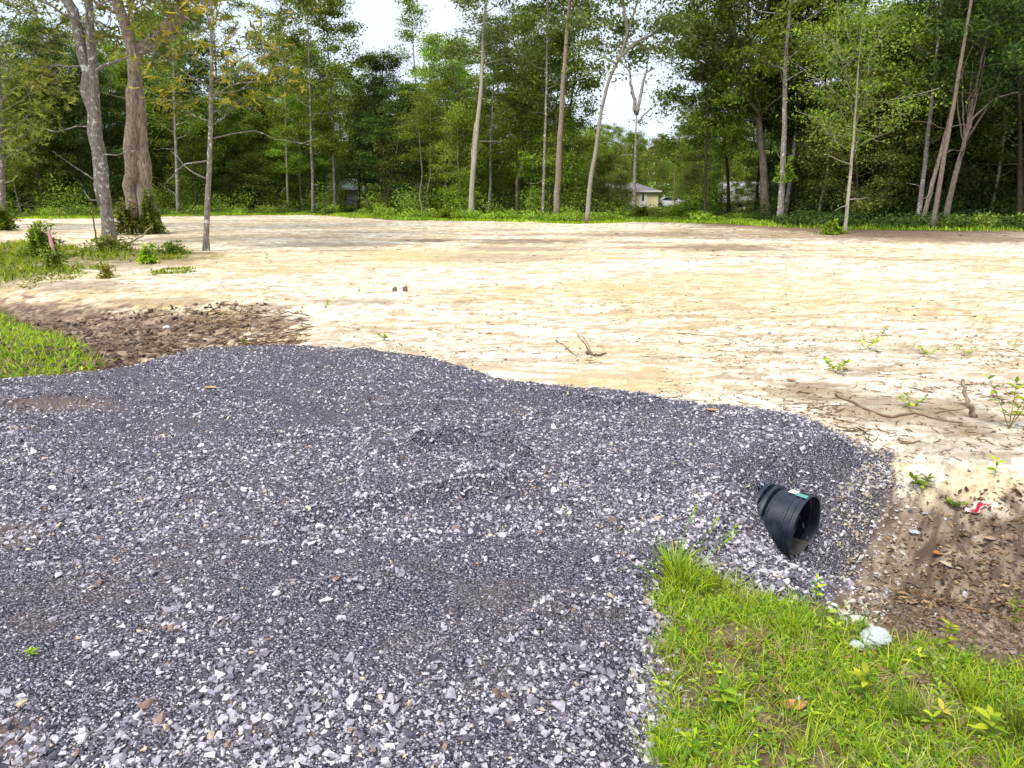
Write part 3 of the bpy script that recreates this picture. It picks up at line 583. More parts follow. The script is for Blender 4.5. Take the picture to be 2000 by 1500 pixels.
# wood's edge, left to right
E = [
 ('young_tree', 'thin dark stem with side fork near the pale canopy at far left', [(62, 418), (55, 340), (50, 290), (60, 150)], 10, M_BARKD, 12, 4, 2.8, 'oval', 14, 5000, .2, 'mid'),
 ('young_tree', 'thin pale stem slanting left behind the twin trunk tree', [(143, 410), (130, 350), (118, 300), (105, 180)], 6, M_BARKL, 10, 4, 2.2, 'oval', 12, 3500, .2, 'olive'),
 ('forest_tree', 'straight mottled trunk just right of the massive forked oak', [(348, 418), (345, 330), (341, 230), (338, 60)], 9, M_BARKG, 17, 6, 3.2, 'oval', 18, 8000, .22, 'mid'),
 ('young_tree', 'very thin pale grey trunk alone at the edge of the left wood', [(563, 415), (560, 330), (557, 200), (552, 60)], 6, M_BARKL, 15, 7, 2.6, 'oval', 14, 6000, .2, 'mid'),
 ('forest_tree', 'pale trunked tree left of the half hidden white house', [(655, 417), (652, 330), (648, 200), (640, 90)], 8, M_BARKG, 18, 4, 3.7, 'oval', 24, 14000, .22, 'mid'),
 ('forest_tree', 'bushy tall tree over the half hidden white house', [(612, 418), (610, 330), (606, 200), (600, 0)], 9, M_BARKG, 19, 5, 4.2, 'oval', 24, 13000, .23, 'mid'),
 ('cedar_tree', 'dark bushy cedar reaching almost to the ground', [(742, 416), (742, 330), (745, 250), (748, 140)], 11, M_BARKD, 13.5, 2.0, 2.7, 'col', 46, 26000, .15, 'dark'),
 ('cedar_tree', 'smaller dark cedar close beside the big dark cedar', [(700, 414), (702, 350), (705, 270), (706, 200)], 8, M_BARKD, 10.5, 2.2, 2.0, 'col', 34, 14000, .15, 'dark'),
 ('forest_tree', 'slender leafy tree with a lichen white foot right of the cedars', [(828, 416), (822, 340), (816, 230), (805, 60)], 7, M_BARKG, 19, 5.5, 1.7, 'oval', 22, 5000, .21, 'mid'),
 ('forest_tree', 'bright green maple beside the tall light leaning trunk', [(880, 418), (884, 340), (880, 240), (870, 130)], 8, M_BARKG, 13.5, 4, 3.8, 'oval', 26, 15000, .23, 'light'),
 ('leaning_tree', 'tall light brown trunk leaning right with a thin twin at its foot', [(920, 428), (922, 360), (930, 270), (940, 170), (944, 60), (950, 0)], 14, M_BARKL, 20, 10, 4.0, 'spread', 16, 6500, .23, 'grey'),
 ('young_tree', 'thin pale stem leaning right from bright saplings', [(1032, 424), (1042, 320), (1056, 200), (1068, 60)], 7, M_BARKL, 19, 9, 2.6, 'oval', 14, 4500, .23, 'mid'),
 ('young_tree', 'thin grey stem close to the left of the tall pine', [(1060, 428), (1063, 320), (1067, 180), (1070, 0)], 8, M_BARKG, 19, 9, 2.8, 'oval', 14, 4500, .23, 'grey'),
 ('pine_tree', 'tall straight brown pine trunk in the middle of the wood edge', [(1086, 432), (1092, 300), (1101, 150), (1113, 0)], 16, M_BARKP, 22, 12.5, 3.6, 'spread', 16, 5000, .24, 'grey'),
 ('forest_tree', 'dark crooked trunk directly behind the tall pine', [(1100, 424), (1108, 300), (1116, 190), (1130, 110), (1150, 0)], 9, M_BARKD, 19, 8, 3.6, 'spread', 16, 7000, .23, 'mid'),
 ('leaning_oak_tree', 'light barked oak leaning right with a wide spreading crown', [(1146, 436), (1152, 360), (1163, 300), (1172, 230), (1187, 160), (1212, 110)], 13, M_BARKL, 15.5, 8.8, 4.2, 'spread', 14, 9000, .22, 'grey'),
 ('bare_tree', 'nearly leafless forked tree standing in the sky gap', [(1238, 412), (1240, 330), (1243, 215)], 10, M_BARKG, 9.2, 8.5, 1.2, 'spread', 3, 60, .2, 'grey'),
 ('forest_tree', 'dark slim trunk right of the sky gap', [(1376, 430), (1378, 340), (1382, 220), (1380, 60)], 9, M_BARKD, 16, 3.6, 4.0, 'oval', 28, 15000, .22, 'mid'),
 ('forest_tree', 'dark trunk before the white trailer', [(1424, 424), (1422, 350), (1418, 300), (1400, 200)], 9, M_BARKD, 14, 4.2, 3.4, 'oval', 24, 12000, .22, 'mid'),
 ('forest_tree', 'dark stem slanting right beside the broad crowned oak', [(1474, 424), (1482, 340), (1490, 270), (1500, 150)], 8, M_BARKD, 14, 6, 3, 'oval', 14, 6000, .22, 'dark'),
 ('oak_tree', 'broad crowned oak with a thick reddish trunk and ascending limbs', [(1496, 430), (1492, 350), (1486, 270), (1480, 200), (1470, 140)], 22, M_BARKB, 17.5, 6.2, 5.4, 'spread', 30, 27000, .22, 'grey'),
 ('ivy_tree', 'tall grey trunk carrying a tuft of bright ivy leaves', [(1523, 437), (1528, 360), (1532, 250), (1534, 120), (1545, 0)], 16, M_BARKG, 19, 7.5, 4.2, 'spread', 20, 8500, .22, 'mid'),
 ('pale_sapling', 'pale smooth sapling leaning right in front of the dark wood', [(1650, 457), (1658, 370), (1668, 260), (1676, 140)], 9, M_BARKL, 8.6, 3.0, 2.9, 'oval', 24, 6500, .13, 'mid'),
 ('forest_tree', 'mottled brown trunk crossed by a leaning neighbour', [(1792, 441), (1803, 350), (1816, 230), (1832, 80), (1838, 0)], 13, M_BARKG, 16, 6, 3.6, 'oval', 18, 8000, .2, 'mid'),
 ('leaning_tree', 'short brown stem slanting right behind the leaning pine', [(1800, 444), (1826, 340), (1850, 250)], 12, M_BARKB, 11, 5.5, 3.0, 'oval', 14, 6000, .2, 'dark'),
 ('pine_tree', 'straight reddish pine leaning right across the dark wood', [(1821, 448), (1840, 330), (1865, 190), (1897, 0)], 13, M_BARKP, 18, 10, 3.0, 'spread', 12, 3500, .2, 'grey'),
 ('multistem_tree', 'thick leaning stem that splits into a fan of thin pale poles', [(1842, 446), (1856, 380), (1875, 310), (1885, 270)], 17, M_BARKB, 9.5, 7, 2.8, 'spread', 8, 5000, .2, 'dark'),
 ('leaning_tree', 'slanting brown trunk near the right edge of the wood', [(1914, 434), (1930, 360), (1953, 290), (1970, 200)], 11, M_BARKB, 13, 6, 3.2, 'oval', 16, 9000, .2, 'dark'),
 ('forest_tree', 'dark leafy tree at the right edge of the photo', [(1990, 440), (1992, 300), (1990, 150), (1985, 0)], 12, M_BARKD, 15, 2.6, 3.8, 'oval', 30, 16000, .2, 'dark'),
]
EXTRA = {
 'leaning_tree': None,
}
for q, e in enumerate(E):
    ex = []
    if 'thin twin' in e[1]: ex = [([(928, 424), (922, 380), (922, 320), (928, 240)], 6, .2, .5)]
    if e[0] == 'bare_tree': ex = [([(1243, 220), (1236, 180), (1230, 140), (1210, 118)], 7, 0, .25), ([(1243, 225), (1250, 190), (1262, 140), (1266, 105)], 7, 0, .25), ([(1256, 160), (1262, 142), (1280, 133)], 4, 0, .3),
        ([(1246, 240), (1256, 225), (1275, 210), (1283, 200)], 4, 0, .3), ([(1232, 150), (1226, 120)], 4, 0, .3)]
    if e[0] == 'leaning_oak_tree': ex = [([(1205, 118), (1240, 85), (1290, 60)], 8, 0, .3, 500, 1.2), ([(1212, 105), (1225, 70), (1220, 20), (1200, -40)], 8, .2, .4, 700, 1.5), ([(1240, 85), (1270, 98), (1305, 78)], 5, .1, .3, 350, .9),
        ([(1205, 125), (1180, 112), (1160, 120)], 5, -.1, .3, 350, .9)]
    if e[0] == 'oak_tree': ex = [([(1481, 210), (1450, 150), (1400, 100), (1360, 40)], 9, .3, .3, 700, 1.4), ([(1483, 220), (1440, 165), (1390, 130), (1350, 110)], 7, -.3, .3, 700, 1.3), ([(1480, 200), (1500, 130), (1520, 60), (1530, -20)], 10, .4, .4, 800, 1.6),
        ([(1486, 250), (1470, 190), (1440, 110), (1430, 20)], 8, .2, .3, 700, 1.5)]
    if e[0] == 'multistem_tree': ex = [([(1884, 275), (1880, 200), (1879, 120)], 3, 0, .5), ([(1886, 280), (1893, 200), (1900, 120)], 3, .1, .5), ([(1888, 278), (1905, 200), (1925, 110)], 3, -.1, .5), ([(1890, 270), (1925, 215), (1955, 140)], 4, .2, .5),
        ([(1878, 300), (1900, 230), (1945, 190), (1990, 180)], 5, -.2, .4), ([(1882, 285), (1870, 210), (1868, 130)], 3, .1, .5)]
    T_(e[0], e[1], e[2], e[3], e[4], e[5], e[6], e[7], e[8], e[9], e[10], e[11], e[12], 100 + q, ex, **(dict(lr=.28, flat=.35, spread=.38, sub=6) if e[0] == 'pale_sapling' else {}))
# ------------------------------------------------------------------ the wood behind: ten kinds, copied
VAR = []
vs = [('oval', 19, 6, 3.8, 26, 9000, .21, 'mid', M_BARKG, .16), ('oval', 17, 3, 3.6, 26, 10000, .22, 'dark', M_BARKD, .14), ('spread', 22, 12, 3.2, 14, 4500, .22, 'grey', M_BARKP, .18), ('oval', 11, 2.2, 3.0, 24, 8500, .19, 'mid', M_BARKD, .09),
      ('oval', 9, 1.4, 2.6, 24, 7500, .17, 'light', M_BARKL, .07), ('oval', 20, 8, 4.4, 24, 8500, .22, 'olive', M_BARKG, .2), ('col', 10, 1.2, 1.9, 36, 11000, .16, 'dark', M_BARKD, .1), ('oval', 15, 5, 3.8, 26, 9500, .2, 'light', M_BARKG, .12),
      ('spread', 18, 9, 3.0, 12, 3800, .22, 'mid', M_BARKL, .12), ('oval', 8, .8, 3.2, 30, 9000, .18, 'olive', M_BARKD, .08)]
vs = [(a, b, c, d, e, int(f * 1.4), g * .93, h, k, l) for a, b, c, d, e, f, g, h, k, l in vs]
for q, (shp, ht, zc, Rd, nl, ln_, ls, pal, bk, r0) in enumerate(vs):
    rg = np.random.default_rng(300 + q); tg, lg = Geo(), Geo()
    pth = [(0, 0, 0)]; 
    for k in range(1, 6): pth.append((pth[-1][0] + rg.normal() * ht * .018, pth[-1][1] + rg.normal() * ht * .018, ht * k / 5))
    grow(pth, r0, rg, zc, shape[shp](Rd), nl, ln_, ls, pal, tg, lg, ht * .97, spread=.42, flat=.45, dead=5)
    VAR.append((tg, lg, bk))
VMESH = [None] * len(VAR)
VNAME = ['broadleaf_tree', 'shade_tree', 'forest_pine_tree', 'understory_tree', 'light_understory_tree', 'tall_oak_tree', 'young_cedar_tree', 'bright_maple_tree', 'slender_tree', 'low_bushy_tree']
VDESC = ['tall broadleaf tree', 'dense shaded tree', 'tall bare stemmed pine', 'dark stemmed understory tree', 'light green understory tree', 'big olive crowned tree', 'narrow young cedar', 'bright green maple', 'slender high crowned tree', 'low bushy tree']
MARKS = [(-400, 'beyond the magnolia at the left edge'), (90, 'behind the twin trunk tree'), (235, 'behind the massive forked oak'), (370, 'behind the lone magnolia sapling'), (520, 'behind the lone thin pale trunk'), (680, 'around the half hidden white house'),
         (790, 'right of the dark cedars'), (890, 'behind the tall light leaning trunk'), (990, 'behind the bright saplings'), (1085, 'behind the tall straight pine'), (1190, 'behind the cream house'), (1330, 'right of the sky gap'), (1430, 'around the white trailer'),
         (1540, 'behind the ivy tufted trunk'), (1660, 'behind the pale leaning sapling'), (1780, 'behind the leaning reddish pine'), (1900, 'in the darkest wood at the right')]
rg = np.random.default_rng(5); nfill = 0
def put(vi, x, y, sc, szz, rz):
    global nfill
    px, _ = pix(np.array(x), np.array(y), np.array(0.)); px = float(px); mk = [m_ for a, m_ in MARKS if px >= a - 60][-1] if px >= -460 else MARKS[0][1]
    dd = y - float(edge_depth(px)); lay_ = 'at the edge' if dd < 7 else ('mid wood' if dd < 22 else 'deep')
    lab = '%s %s %s' % (VDESC[vi], lay_, mk)
    r = empty(VNAME[vi], (x, y, hz(x, y) if y < 60 else -.1), lab, 'tree', '%ss %s' % (VDESC[vi], mk))
    r.rotation_euler = (0, 0, rz); r.scale = (sc, sc, szz)
    if VMESH[vi] is None:
        tg, lg, bk = VAR[vi]; VMESH[vi] = (tg.build('trunk', bk, r, smooth=True), lg.build('crown', M_LEAF, r))
    else:
        for o in VMESH[vi]: c = o.copy(); COL.objects.link(c); c.parent = r
    nfill += 1
for layer, (d0, d1, stepx) in enumerate(((1.5, 6, 52), (6, 14, 44), (14, 24, 50), (24, 38, 60), (38, 60, 80))):
    px = -420
    while px < 2450:
        p = px + rg.uniform(-.4, .4) * stepx; px += stepx * (1 if -60 < px < 2060 else 1.9)
        ed = float(edge_depth(p)); d = ed + rg.uniform(d0, d1) + float(np.interp(p, [0, 600, 900, 1300, 1500, 2000], [9, 10, 4, 4, 5, 8]))
        if 1085 < p < 1375: continue                     # the opening with the cream house
        if 640 < p < 745 and d < 92: continue
        if 1395 < p < 1500 and d < 80: continue
        x = (p - 1000) / F * (d * CP + .4)
        if p > 1500: vi = rg.choice([1, 1, 3, 9, 6, 0, 8, 2], p=[.2, .1, .2, .15, .05, .1, .1, .1])
        elif p < 600: vi = rg.choice([0, 1, 3, 5, 9, 4, 7, 2], p=[.2, .15, .2, .1, .15, .1, .05, .05])
        else: vi = rg.choice([0, 3, 7, 4, 9, 8, 2, 1], p=[.15, .2, .2, .15, .1, .05, .05, .1])
        if layer >= 2 and rg.random() < .45: vi = rg.choice([3, 9, 4])
        hmax = np.interp(p, [-400, 0, 650, 720, 780, 850, 900, 1100, 1180, 1320, 1380, 1640, 1700, 1760, 1900], [60, 60, 60, 13, 9.5, 9.5, 14, 18, 11, 11, 19, 19, 12, 16, 30])
        hmax *= d / 70.0 if p < 1400 else 1.0
        if layer >= 2: hmax = min(hmax, 1.6 + d * rg.uniform(.12, .19))
        h0 = vs[vi][1]; s_ = rg.uniform(.8, 1.15); sz = min(s_, hmax / h0)
        put(int(vi), x, d, s_ * (.9 if sz < s_ else 1), sz, rg.random() * 6.28)
for q in range(46):                       # the darkest, densest wood on the right
    p = rg.uniform(1520, 2350); d = float(edge_depth(p)) + rg.uniform(9, 26); put(int(rg.choice([3, 9, 1, 6])), (p - 1000) / F * (d * CP + .4), d, rg.uniform(.7, 1.1), rg.uniform(.6, .95), rg.random() * 6.28)
for q in range(26):
    p = rg.uniform(-150, 620); d = float(edge_depth(p)) + rg.uniform(12, 30); put(int(rg.choice([3, 9, 0, 4])), (p - 1000) / F * (d * CP + .4), d, rg.uniform(.7, 1.1), rg.uniform(.6, .95), rg.random() * 6.28)
for q in range(34):
    p = rg.uniform(380, 1110); d = float(edge_depth(p)) + rg.uniform(9, 24)
    if 640 < p < 825: continue
    put(int(rg.choice([3, 4, 7, 9])), (p - 1000) / F * (d * CP + .4), d, rg.uniform(.7, 1.05), rg.uniform(.6, .9), rg.random() * 6.28)
# far trees seen through the opening
for p, d, vi, s_ in ((1105, 80, 3, .8), (1125, 98, 7, .62), (1150, 104, 7, .66), (1175, 112, 0, .58), (1205, 104, 5, .50), (1222, 118, 7, .66), (1250, 128, 0, .54), (1280, 120, 5, .46), (1318, 108, 7, .56), (1345, 100, 0, .6), (1160, 92, 4, .9), (1300, 98, 3, .7), (1330, 92, 4, .8), (1225, 100, 3, .8), (1275, 106, 9, 1.0), (1318, 88, 2, .5),
                    (640, 80, 4, .8), (738, 80, 3, .7), (655, 74, 9, .35), (722, 76, 4, .5), (1405, 68, 3, .55), (1438, 71, 4, .42), (1470, 68, 4, .45), (1492, 66, 9, .5), (1365, 84, 3, .9), (1195, 92, 9, .8), (1135, 88, 9, .9), (1185, 135, 0, .62), (1240, 150, 5, .62), (1285, 150, 0, .66), (1325, 140, 5, .64), (1150, 130, 1, .7), (690, 96, 0, .75), (665, 94, 3, 1.0), (715, 95, 7, .8), (1420, 92, 0, .9), (1450, 88, 3, 1.1), (1485, 94, 7, .9), (1410, 84, 9, .6),
                    (1178, 66, 9, .55), (1160, 70, 4, .62), (1205, 72, 9, .42), (1130, 68, 4, .5), (1355, 62, 9, .45), (960, 60, 4, .42), (1100, 66, 9, .5)):
    put(vi, (p - 1000) / F * (d * CP + .4), d, s_, s_, rg.random() * 6.28)
print('fill trees', nfill)
# ------------------------------------------------------------------ undergrowth, far wood, grass
def clear_cone(px, d):                    # open views to the buildings
    return ((px > 1210) & (px < 1345) & (d < 94)) | ((px > 660) & (px < 726) & (d < 90)) | ((px > 1405) & (px < 1492) & (d < 76)) | ((px > 12) & (px < 50) & (d < 72))
rg = np.random.default_rng(21); ug = Geo(); nb = 1500
bp = rg.uniform(-500, 2500, nb); ed = edge_depth(bp); bd = ed + 1.0 + rg.random(nb) ** 1.4 * 34
hb = rg.uniform(.5, 2.6, nb) * np.interp(bp, [-500, 600, 700, 1300, 1500, 2500], [1.1, 1.1, .9, .7, 1.1, 1.3]); cc_ = clear_cone(bp, bd); hb = hb * np.where(bp < 1480, 1.2, 1); hb = np.where(cc_, np.where((bp > 1230) & (bp < 1305), .35, rg.uniform(.3, .9, nb)), hb); hb = np.where((bd - ed) < 7, hb * .3, hb)
bx = (bp - 1000) / F * (bd * CP + .4); pals = ['mid', 'dark', 'light', 'dark', 'mid', 'olive']
for q in range(nb):
    n = int(90 + 120 * hb[q]); r = (.5 + .45 * hb[q])
    v = unit(rg.normal(size=(n, 3))) * (rg.random((n, 1)) ** .5) * np.array([r, r, hb[q] * .55]); C = v + np.array([bx[q], bd[q], -.05 + hb[q] * .5])
    V, Q = leaves(C, rg.uniform(.10, .24, n), rg, .5, .4); ug.add(V, None, Q, np.repeat(pcol('light' if (bd - ed)[q] < 8 and 650 < bp[q] < 1480 else ('dark' if bp[q] > 1480 and rg.random() < .7 else pals[rg.integers(6)]), n, rg, np.full(n, rg.uniform(.85, 1.4))), 4, 0))
tag(ug.build('undergrowth', M_LEAF), 'tangled green undergrowth filling the floor of the wood', 'undergrowth', kind='stuff')
fg = Geo(); n = 150000; p = rg.uniform(-900, 2900, n); d = rg.uniform(125, 190, n); hmx = 7.5 + 5 * (fbm(p * .012, d * .02, 7, 3)) ; hmx = np.where((p > 700) & (p < 880), hmx * .9, hmx)
C = np.stack([(p - 1000) / F * d, d, rg.random(n) ** .8 * hmx], 1); V, Q = leaves(C, rg.uniform(.5, 1.1, n), rg, .6, .4); fg.add(V, None, Q, np.repeat(pcol('mid', n, rg) * (.6 + .6 * fbm(p * .03, C[:, 2] * .5, 8, 3))[:, None] * 1.4, 4, 0))
tag(fg.build('distant_wood', M_LEAF), 'far wood closing the view behind the trees', 'wood', kind='stuff')
# grass at the edge of the wood
eg = Geo(); n = 110000; p = rg.uniform(-500, 2500, n); ed = edge_depth(p); u = rg.random(n); d = ed - .5 + u ** 1.3 * 15 + 1.6 * (fbm(p * .02, p * 0, 9, 3) - .5)
k = rg.random(n) < np.interp(p, [-500, 400, 1350, 1550, 2500], [1, 1, 1, .28, .16]); p, d = p[k], d[k]; n = len(p)
x = (p - 1000) / F * (d * CP + .4); hg = rg.uniform(.10, .34, n) * (.5 + 1.1 * fbm(x * .3, d * .3, 10, 3)); B = np.stack([x, d, H(x, d) - .02], 1)
D = unit(rg.normal(size=(n, 3)) * .35 + np.array([0, 0, 1.])); V, T, Q, mm = blades(B, D, hg, .035 + .03 * rg.random(n), rg, 2, .25)
eg.add(V, T, Q, np.repeat(pcol('grass', n, rg) * (.8 + .5 * fbm(x * .5, d * .5, 12, 3))[:, None], mm, 0))
tag(eg.build('edge_grass', M_GRASS), 'bright strip of grass along the far edge of the sand', 'grass', kind='stuff')
def put_grass(geo, x, y, lmin, lmax, wd, pal, spreadv=.35, droop=.35, seg=3, taper='grass', zoff=0):
    n = len(x); z = H(x, y) + zoff; D = unit(rg.normal(size=(n, 3)) * spreadv + np.array([0, 0, 1.])); ln = rg.uniform(lmin, lmax, n)
    V, T, Q, mm = blades(np.stack([x, y, z], 1), D, ln, wd * rg.uniform(.7, 1.3, n), rg, seg, droop * rg.uniform(.5, 1.5, n), taper); geo.add(V, T, Q, np.repeat(pcol(pal, n, rg), mm, 0))
def in_poly(P, n, dens=None):
    P = np.array(P); lo, hi = P.min(0), P.max(0); x = rg.uniform(lo[0], hi[0], n); y = rg.uniform(lo[1], hi[1], n); sd = psd(x, y, P); k = sd + .26 * (fbm(x * 5, y * 5, 15, 3) - .5) > 0
    if dens is not None: k &= rg.random(n) < dens(x, y)
    return x[k], y[k]
def wpoly(L_): return [tuple(G(a, b)[:2]) for a, b in L_]
LB = wpoly([(-300, 590), (0, 612), (55, 640), (120, 655), (185, 690), (212, 716), (120, 732), (0, 742), (-400, 760)])
lgz = Geo(); x, y = in_poly(LB, 26000); put_grass(lgz, x, y, .05, .20, .010, 'grass', .5)
x, y = in_poly(LB, 5000); put_grass(lgz, x, y, .04, .09, .03, 'grass', .9, .3, 3, 'lance'); x, y = in_poly(LB, 2500); put_grass(lgz, x, y, .1, .3, .005, 'straw', .7)
tag(lgz.build('bank_grass', M_GRASS), 'yellow green grass on the ditch bank at the left edge', 'grass', kind='stuff')
vg = Geo()
for pts, n, hm in (([(-400, 470), (0, 478), (60, 470), (150, 485), (230, 500), (215, 525), (120, 535), (0, 560), (-400, 600)], 34000, .38), ([(190, 485), (380, 492), (345, 508), (240, 512), (190, 505)], 2200, .22), ([(290, 530), (370, 523), (385, 530), (300, 540)], 500, .14), ([(150, 520), (170, 540), (60, 565), (20, 560)], 500, .12)):
    x, y = in_poly(wpoly(pts), n * 2, lambda a, b: ss(.30, .5, fbm(a * .9, b * .9, 17, 3)) * .9 + .05); put_grass(vg, x, y, .06, hm, .02, 'grass', .5); put_grass(vg, x[::2], y[::2], .06, hm * .8, .035, 'mid', .8, .4, 3, 'lance')
tag(vg.build('verge_weeds', M_GRASS), 'low weeds and grass around the left trees', 'weeds', kind='stuff')
# roadside grass at the lower right
rgz = Geo(); VG = [v for v in VERGE[:-1]] ; VGN = wpoly([(1312, 1105), (1400, 1135), (1480, 1165), (1570, 1185), (1640, 1212), (1720, 1262), (1790, 1245), (1900, 1290), (2100, 1340), (2300, 1500)]) + [(2.6, 1.0), (.55, 1.0), tuple(G(1275, 1500)[:2]), tuple(G(1300, 1300)[:2]), tuple(G(1285, 1220)[:2])]
dn = lambda a, b: .12 + .88 * ss(.36, .56, fbm(a * 3.5, b * 3.5, 19, 3))
x, y = in_poly(VGN, 44000, dn); put_grass(rgz, x, y, .04, .14, .0038, 'grass', .6, .45)
x, y = in_poly(VGN, 9000, lambda a, b: ss(.5, .6, fbm(a * 6, b * 6, 29, 3))); put_grass(rgz, x, y, .08, .19, .004, 'grass', .5, .6)
x, y = in_poly(VGN, 15000, dn); put_grass(rgz, x, y, .010, .03, .010, 'grass', 1.3, .25, 3, 'lance', .01)
x, y = in_poly(VGN, 7000, dn); put_grass(rgz, x, y, .012, .03, .009, 'light', 1.5, .2, 3, 'lance', .03)
x, y = in_poly(VGN, 11000); put_grass(rgz, x, y, .05, .16, .0022, 'straw', 1.4, .5)
x, y = in_poly(VGN, 900); put_grass(rgz, x, y, .03, .07, .02, 'brown', 2.5, .1, 3, 'lance', .01)
for q in range(230):                      # small tufts of long blades
    x, y = in_poly(VGN, 3)
    if not len(x): continue
    m = rg.integers(14, 46); a = rg.random(m) * 6.28; r = np.abs(rg.normal(size=m)) * .018; xx, yy_ = x[0] + r * np.cos(a), y[0] + r * np.sin(a); D = unit(np.stack([np.cos(a) * .35, np.sin(a) * .35, np.ones(m)], 1) + rg.normal(size=(m, 3)) * .2)
    L0 = rg.uniform(.09, .22); V, T, Q, mm = blades(np.stack([xx, yy_, H(xx, yy_) - .005], 1), D, L0 * rg.uniform(.5, 1.1, m), .0042, rg, 4, .5); rgz.add(V, T, Q, np.repeat(pcol('grass' if rg.random() < .8 else 'straw', m, rg), mm, 0))
x, y = in_poly(VGN, 3000, lambda a, b: .3 + 0 * a); put_grass(rgz, x, y, .02, .06, .011, 'brown', 2.5, .1, 3, 'lance', .004)
for q in range(110):                      # broad leaved weeds
    x, y = in_poly(VGN, 3)
    if not len(x): continue
    x0, y0 = x[0], y[0]; z0 = hz(x0, y0); h = rg.uniform(.03, .11); nl = rg.integers(6, 13); t = np.sort(rg.random(nl)); an = np.arange(nl) * 2.4 + rg.random()
    B = np.stack([np.full(nl, x0), np.full(nl, y0), z0 + h * (.2 + .8 * t)], 1); D = np.stack([np.cos(an), np.sin(an), .25 + .7 * t], 1); ln = rg.uniform(.025, .06) * (1.2 - .4 * t)
    V, T, Q, mm = blades(B, D, ln, ln * rg.uniform(.18, .30), rg, 4, .35, 'lance'); pl = 'gold' if rg.random() < .05 else ('grass' if rg.random() < .7 else 'light'); rgz.add(V, T, Q, np.repeat(pcol(pl, nl, rg), mm, 0))
    rgz.add(*tube([(x0, y0, z0), (x0, y0, z0 + h)], .0015, 4), c=(.12, .2, .04))
x, y = in_poly(wpoly([(1262, 1180), (1325, 1100), (1345, 1140), (1330, 1500), (1245, 1500)]), 1300, lambda a, b: ss(.45, .6, fbm(a * 7, b * 7, 35, 2))); put_grass(rgz, x, y, .04, .16, .0038, 'grass', .7, .5)
x, y = in_poly(wpoly([(1320, 1085), (1480, 1130), (1600, 1165), (1700, 1220), (1690, 1250), (1560, 1200), (1400, 1160)]), 900, lambda a, b: ss(.45, .6, fbm(a * 7, b * 7, 36, 2))); put_grass(rgz, x, y, .04, .16, .0038, 'grass', .7, .5)
tag(rgz.build('roadside_grass', M_GRASS), 'lush mixed grass and weeds on the ditch bank at lower right', 'grass', kind='stuff')
def tuft(name, label, px, py, n, lmin, lmax, rad, pal, wd=.004, seeds=0, droop=.35, spr=.3, cat='grass tuft'):
    x0, y0, z0 = G(px, py); r = np.abs(rg.normal(size=n)) * rad * .6; a = rg.random(n) * 6.28; x, y = x0 + r * np.cos(a), y0 + r * np.sin(a)
    g = Geo(); z = H(x, y) - .01; D = unit(np.stack([np.cos(a) * spr * (r / rad + .3), np.sin(a) * spr * (r / rad + .3), np.ones(n)], 1) + rg.normal(size=(n, 3)) * .14); ln = rg.uniform(lmin, lmax, n)
    V, T, Q, mm = blades(np.stack([x, y, z], 1), D, ln, wd, rg, 4, droop, 'grass'); g.add(V, T, Q, np.repeat(pcol(pal, n, rg), mm, 0)); o = g.build('blades', M_GRASS, None, loc=(x0, y0, z0))
    root = empty(name, (x0, y0, z0), label, cat); root['kind'] = 'thing'; o.parent = root; o.location = (0, 0, 0)
    for q in range(seeds):
        g = Geo(); d = unit(np.array([rg.uniform(-.3, .55), rg.uniform(-.3, .3), 1.])); L_ = rg.uniform(.75, 1.0) * lmax; P = [d * L_ * t + np.array([.05 * t * t, 0, -.1 * L_ * t * t]) + np.array([rg.normal() * .02, rg.normal() * .02, 0]) * 0 for t in np.linspace(0, 1, 7)]
        g.add(*tube(P, .0016, 4), c=(.2, .34, .05)); e = np.array(P[-1]); dd = unit(e - np.array(P[-3])); m = 46
        tpos = rg.random(m) * .085; B = e - dd * .02 + dd * tpos[:, None]; V, T, Q, mm = blades(B, dd + rg.normal(size=(m, 3)) * .35, .018, .005, rg, 2, .1, 'lance'); g.add(V, T, Q, np.repeat(pcol('grass', m, rg), mm, 0)); g.build('seed_head', M_GRASS, root)
    return root
tuft('seed_grass', 'tall grass with three drooping green seed heads against the gravel', 1335, 1150, 170, .10, .34, .07, 'grass', .006, 3, .45, .5)
tuft('tall_grass', 'tall wispy grass clump on the gravel left of the seed heads', 1318, 1120, 90, .12, .3, .08, 'grass', .006, 1, .45, .6)
tuft('tall_grass', 'tall wispy grass clump between the seed heads and the pipe', 1400, 1150, 110, .10, .24, .09, 'grass', .005, 0, .5, .6)
tuft('grass_tuft', 'fine dark green grass tuft right of centre in the roadside weeds', 1770, 1405, 260, .08, .19, .05, 'mid', .003)
tuft('grass_tuft', 'bright fine grass tuft just below the row of loose pale stones', 1545, 1240, 260, .06, .15, .07, 'grass', .003, spr=.7)
tuft('grass_tuft', 'soft green grass tuft at the bottom beside the gravel edge', 1300, 1490, 240, .07, .15, .06, 'grass', .003)
tuft('grass_tuft', 'reddish based grass tuft below the large curled green leaf', 1895, 1370, 120, .08, .18, .035, 'grass', .004)
tuft('grass_tuft', 'thick dark green grass tuft at the right edge of the photo', 1990, 1440, 260, .09, .2, .06, 'mid', .004)
tuft('grass_tuft', 'arching grass tuft at the middle of the weeds near the gravel toe', 1400, 1215, 130, .08, .17, .06, 'grass', .004, spr=.9)
tuft('grass_tuft', 'dry straw coloured grass clump at the top of the roadside weeds', 1425, 1175, 130, .05, .13, .05, 'straw', .003, spr=1.1)
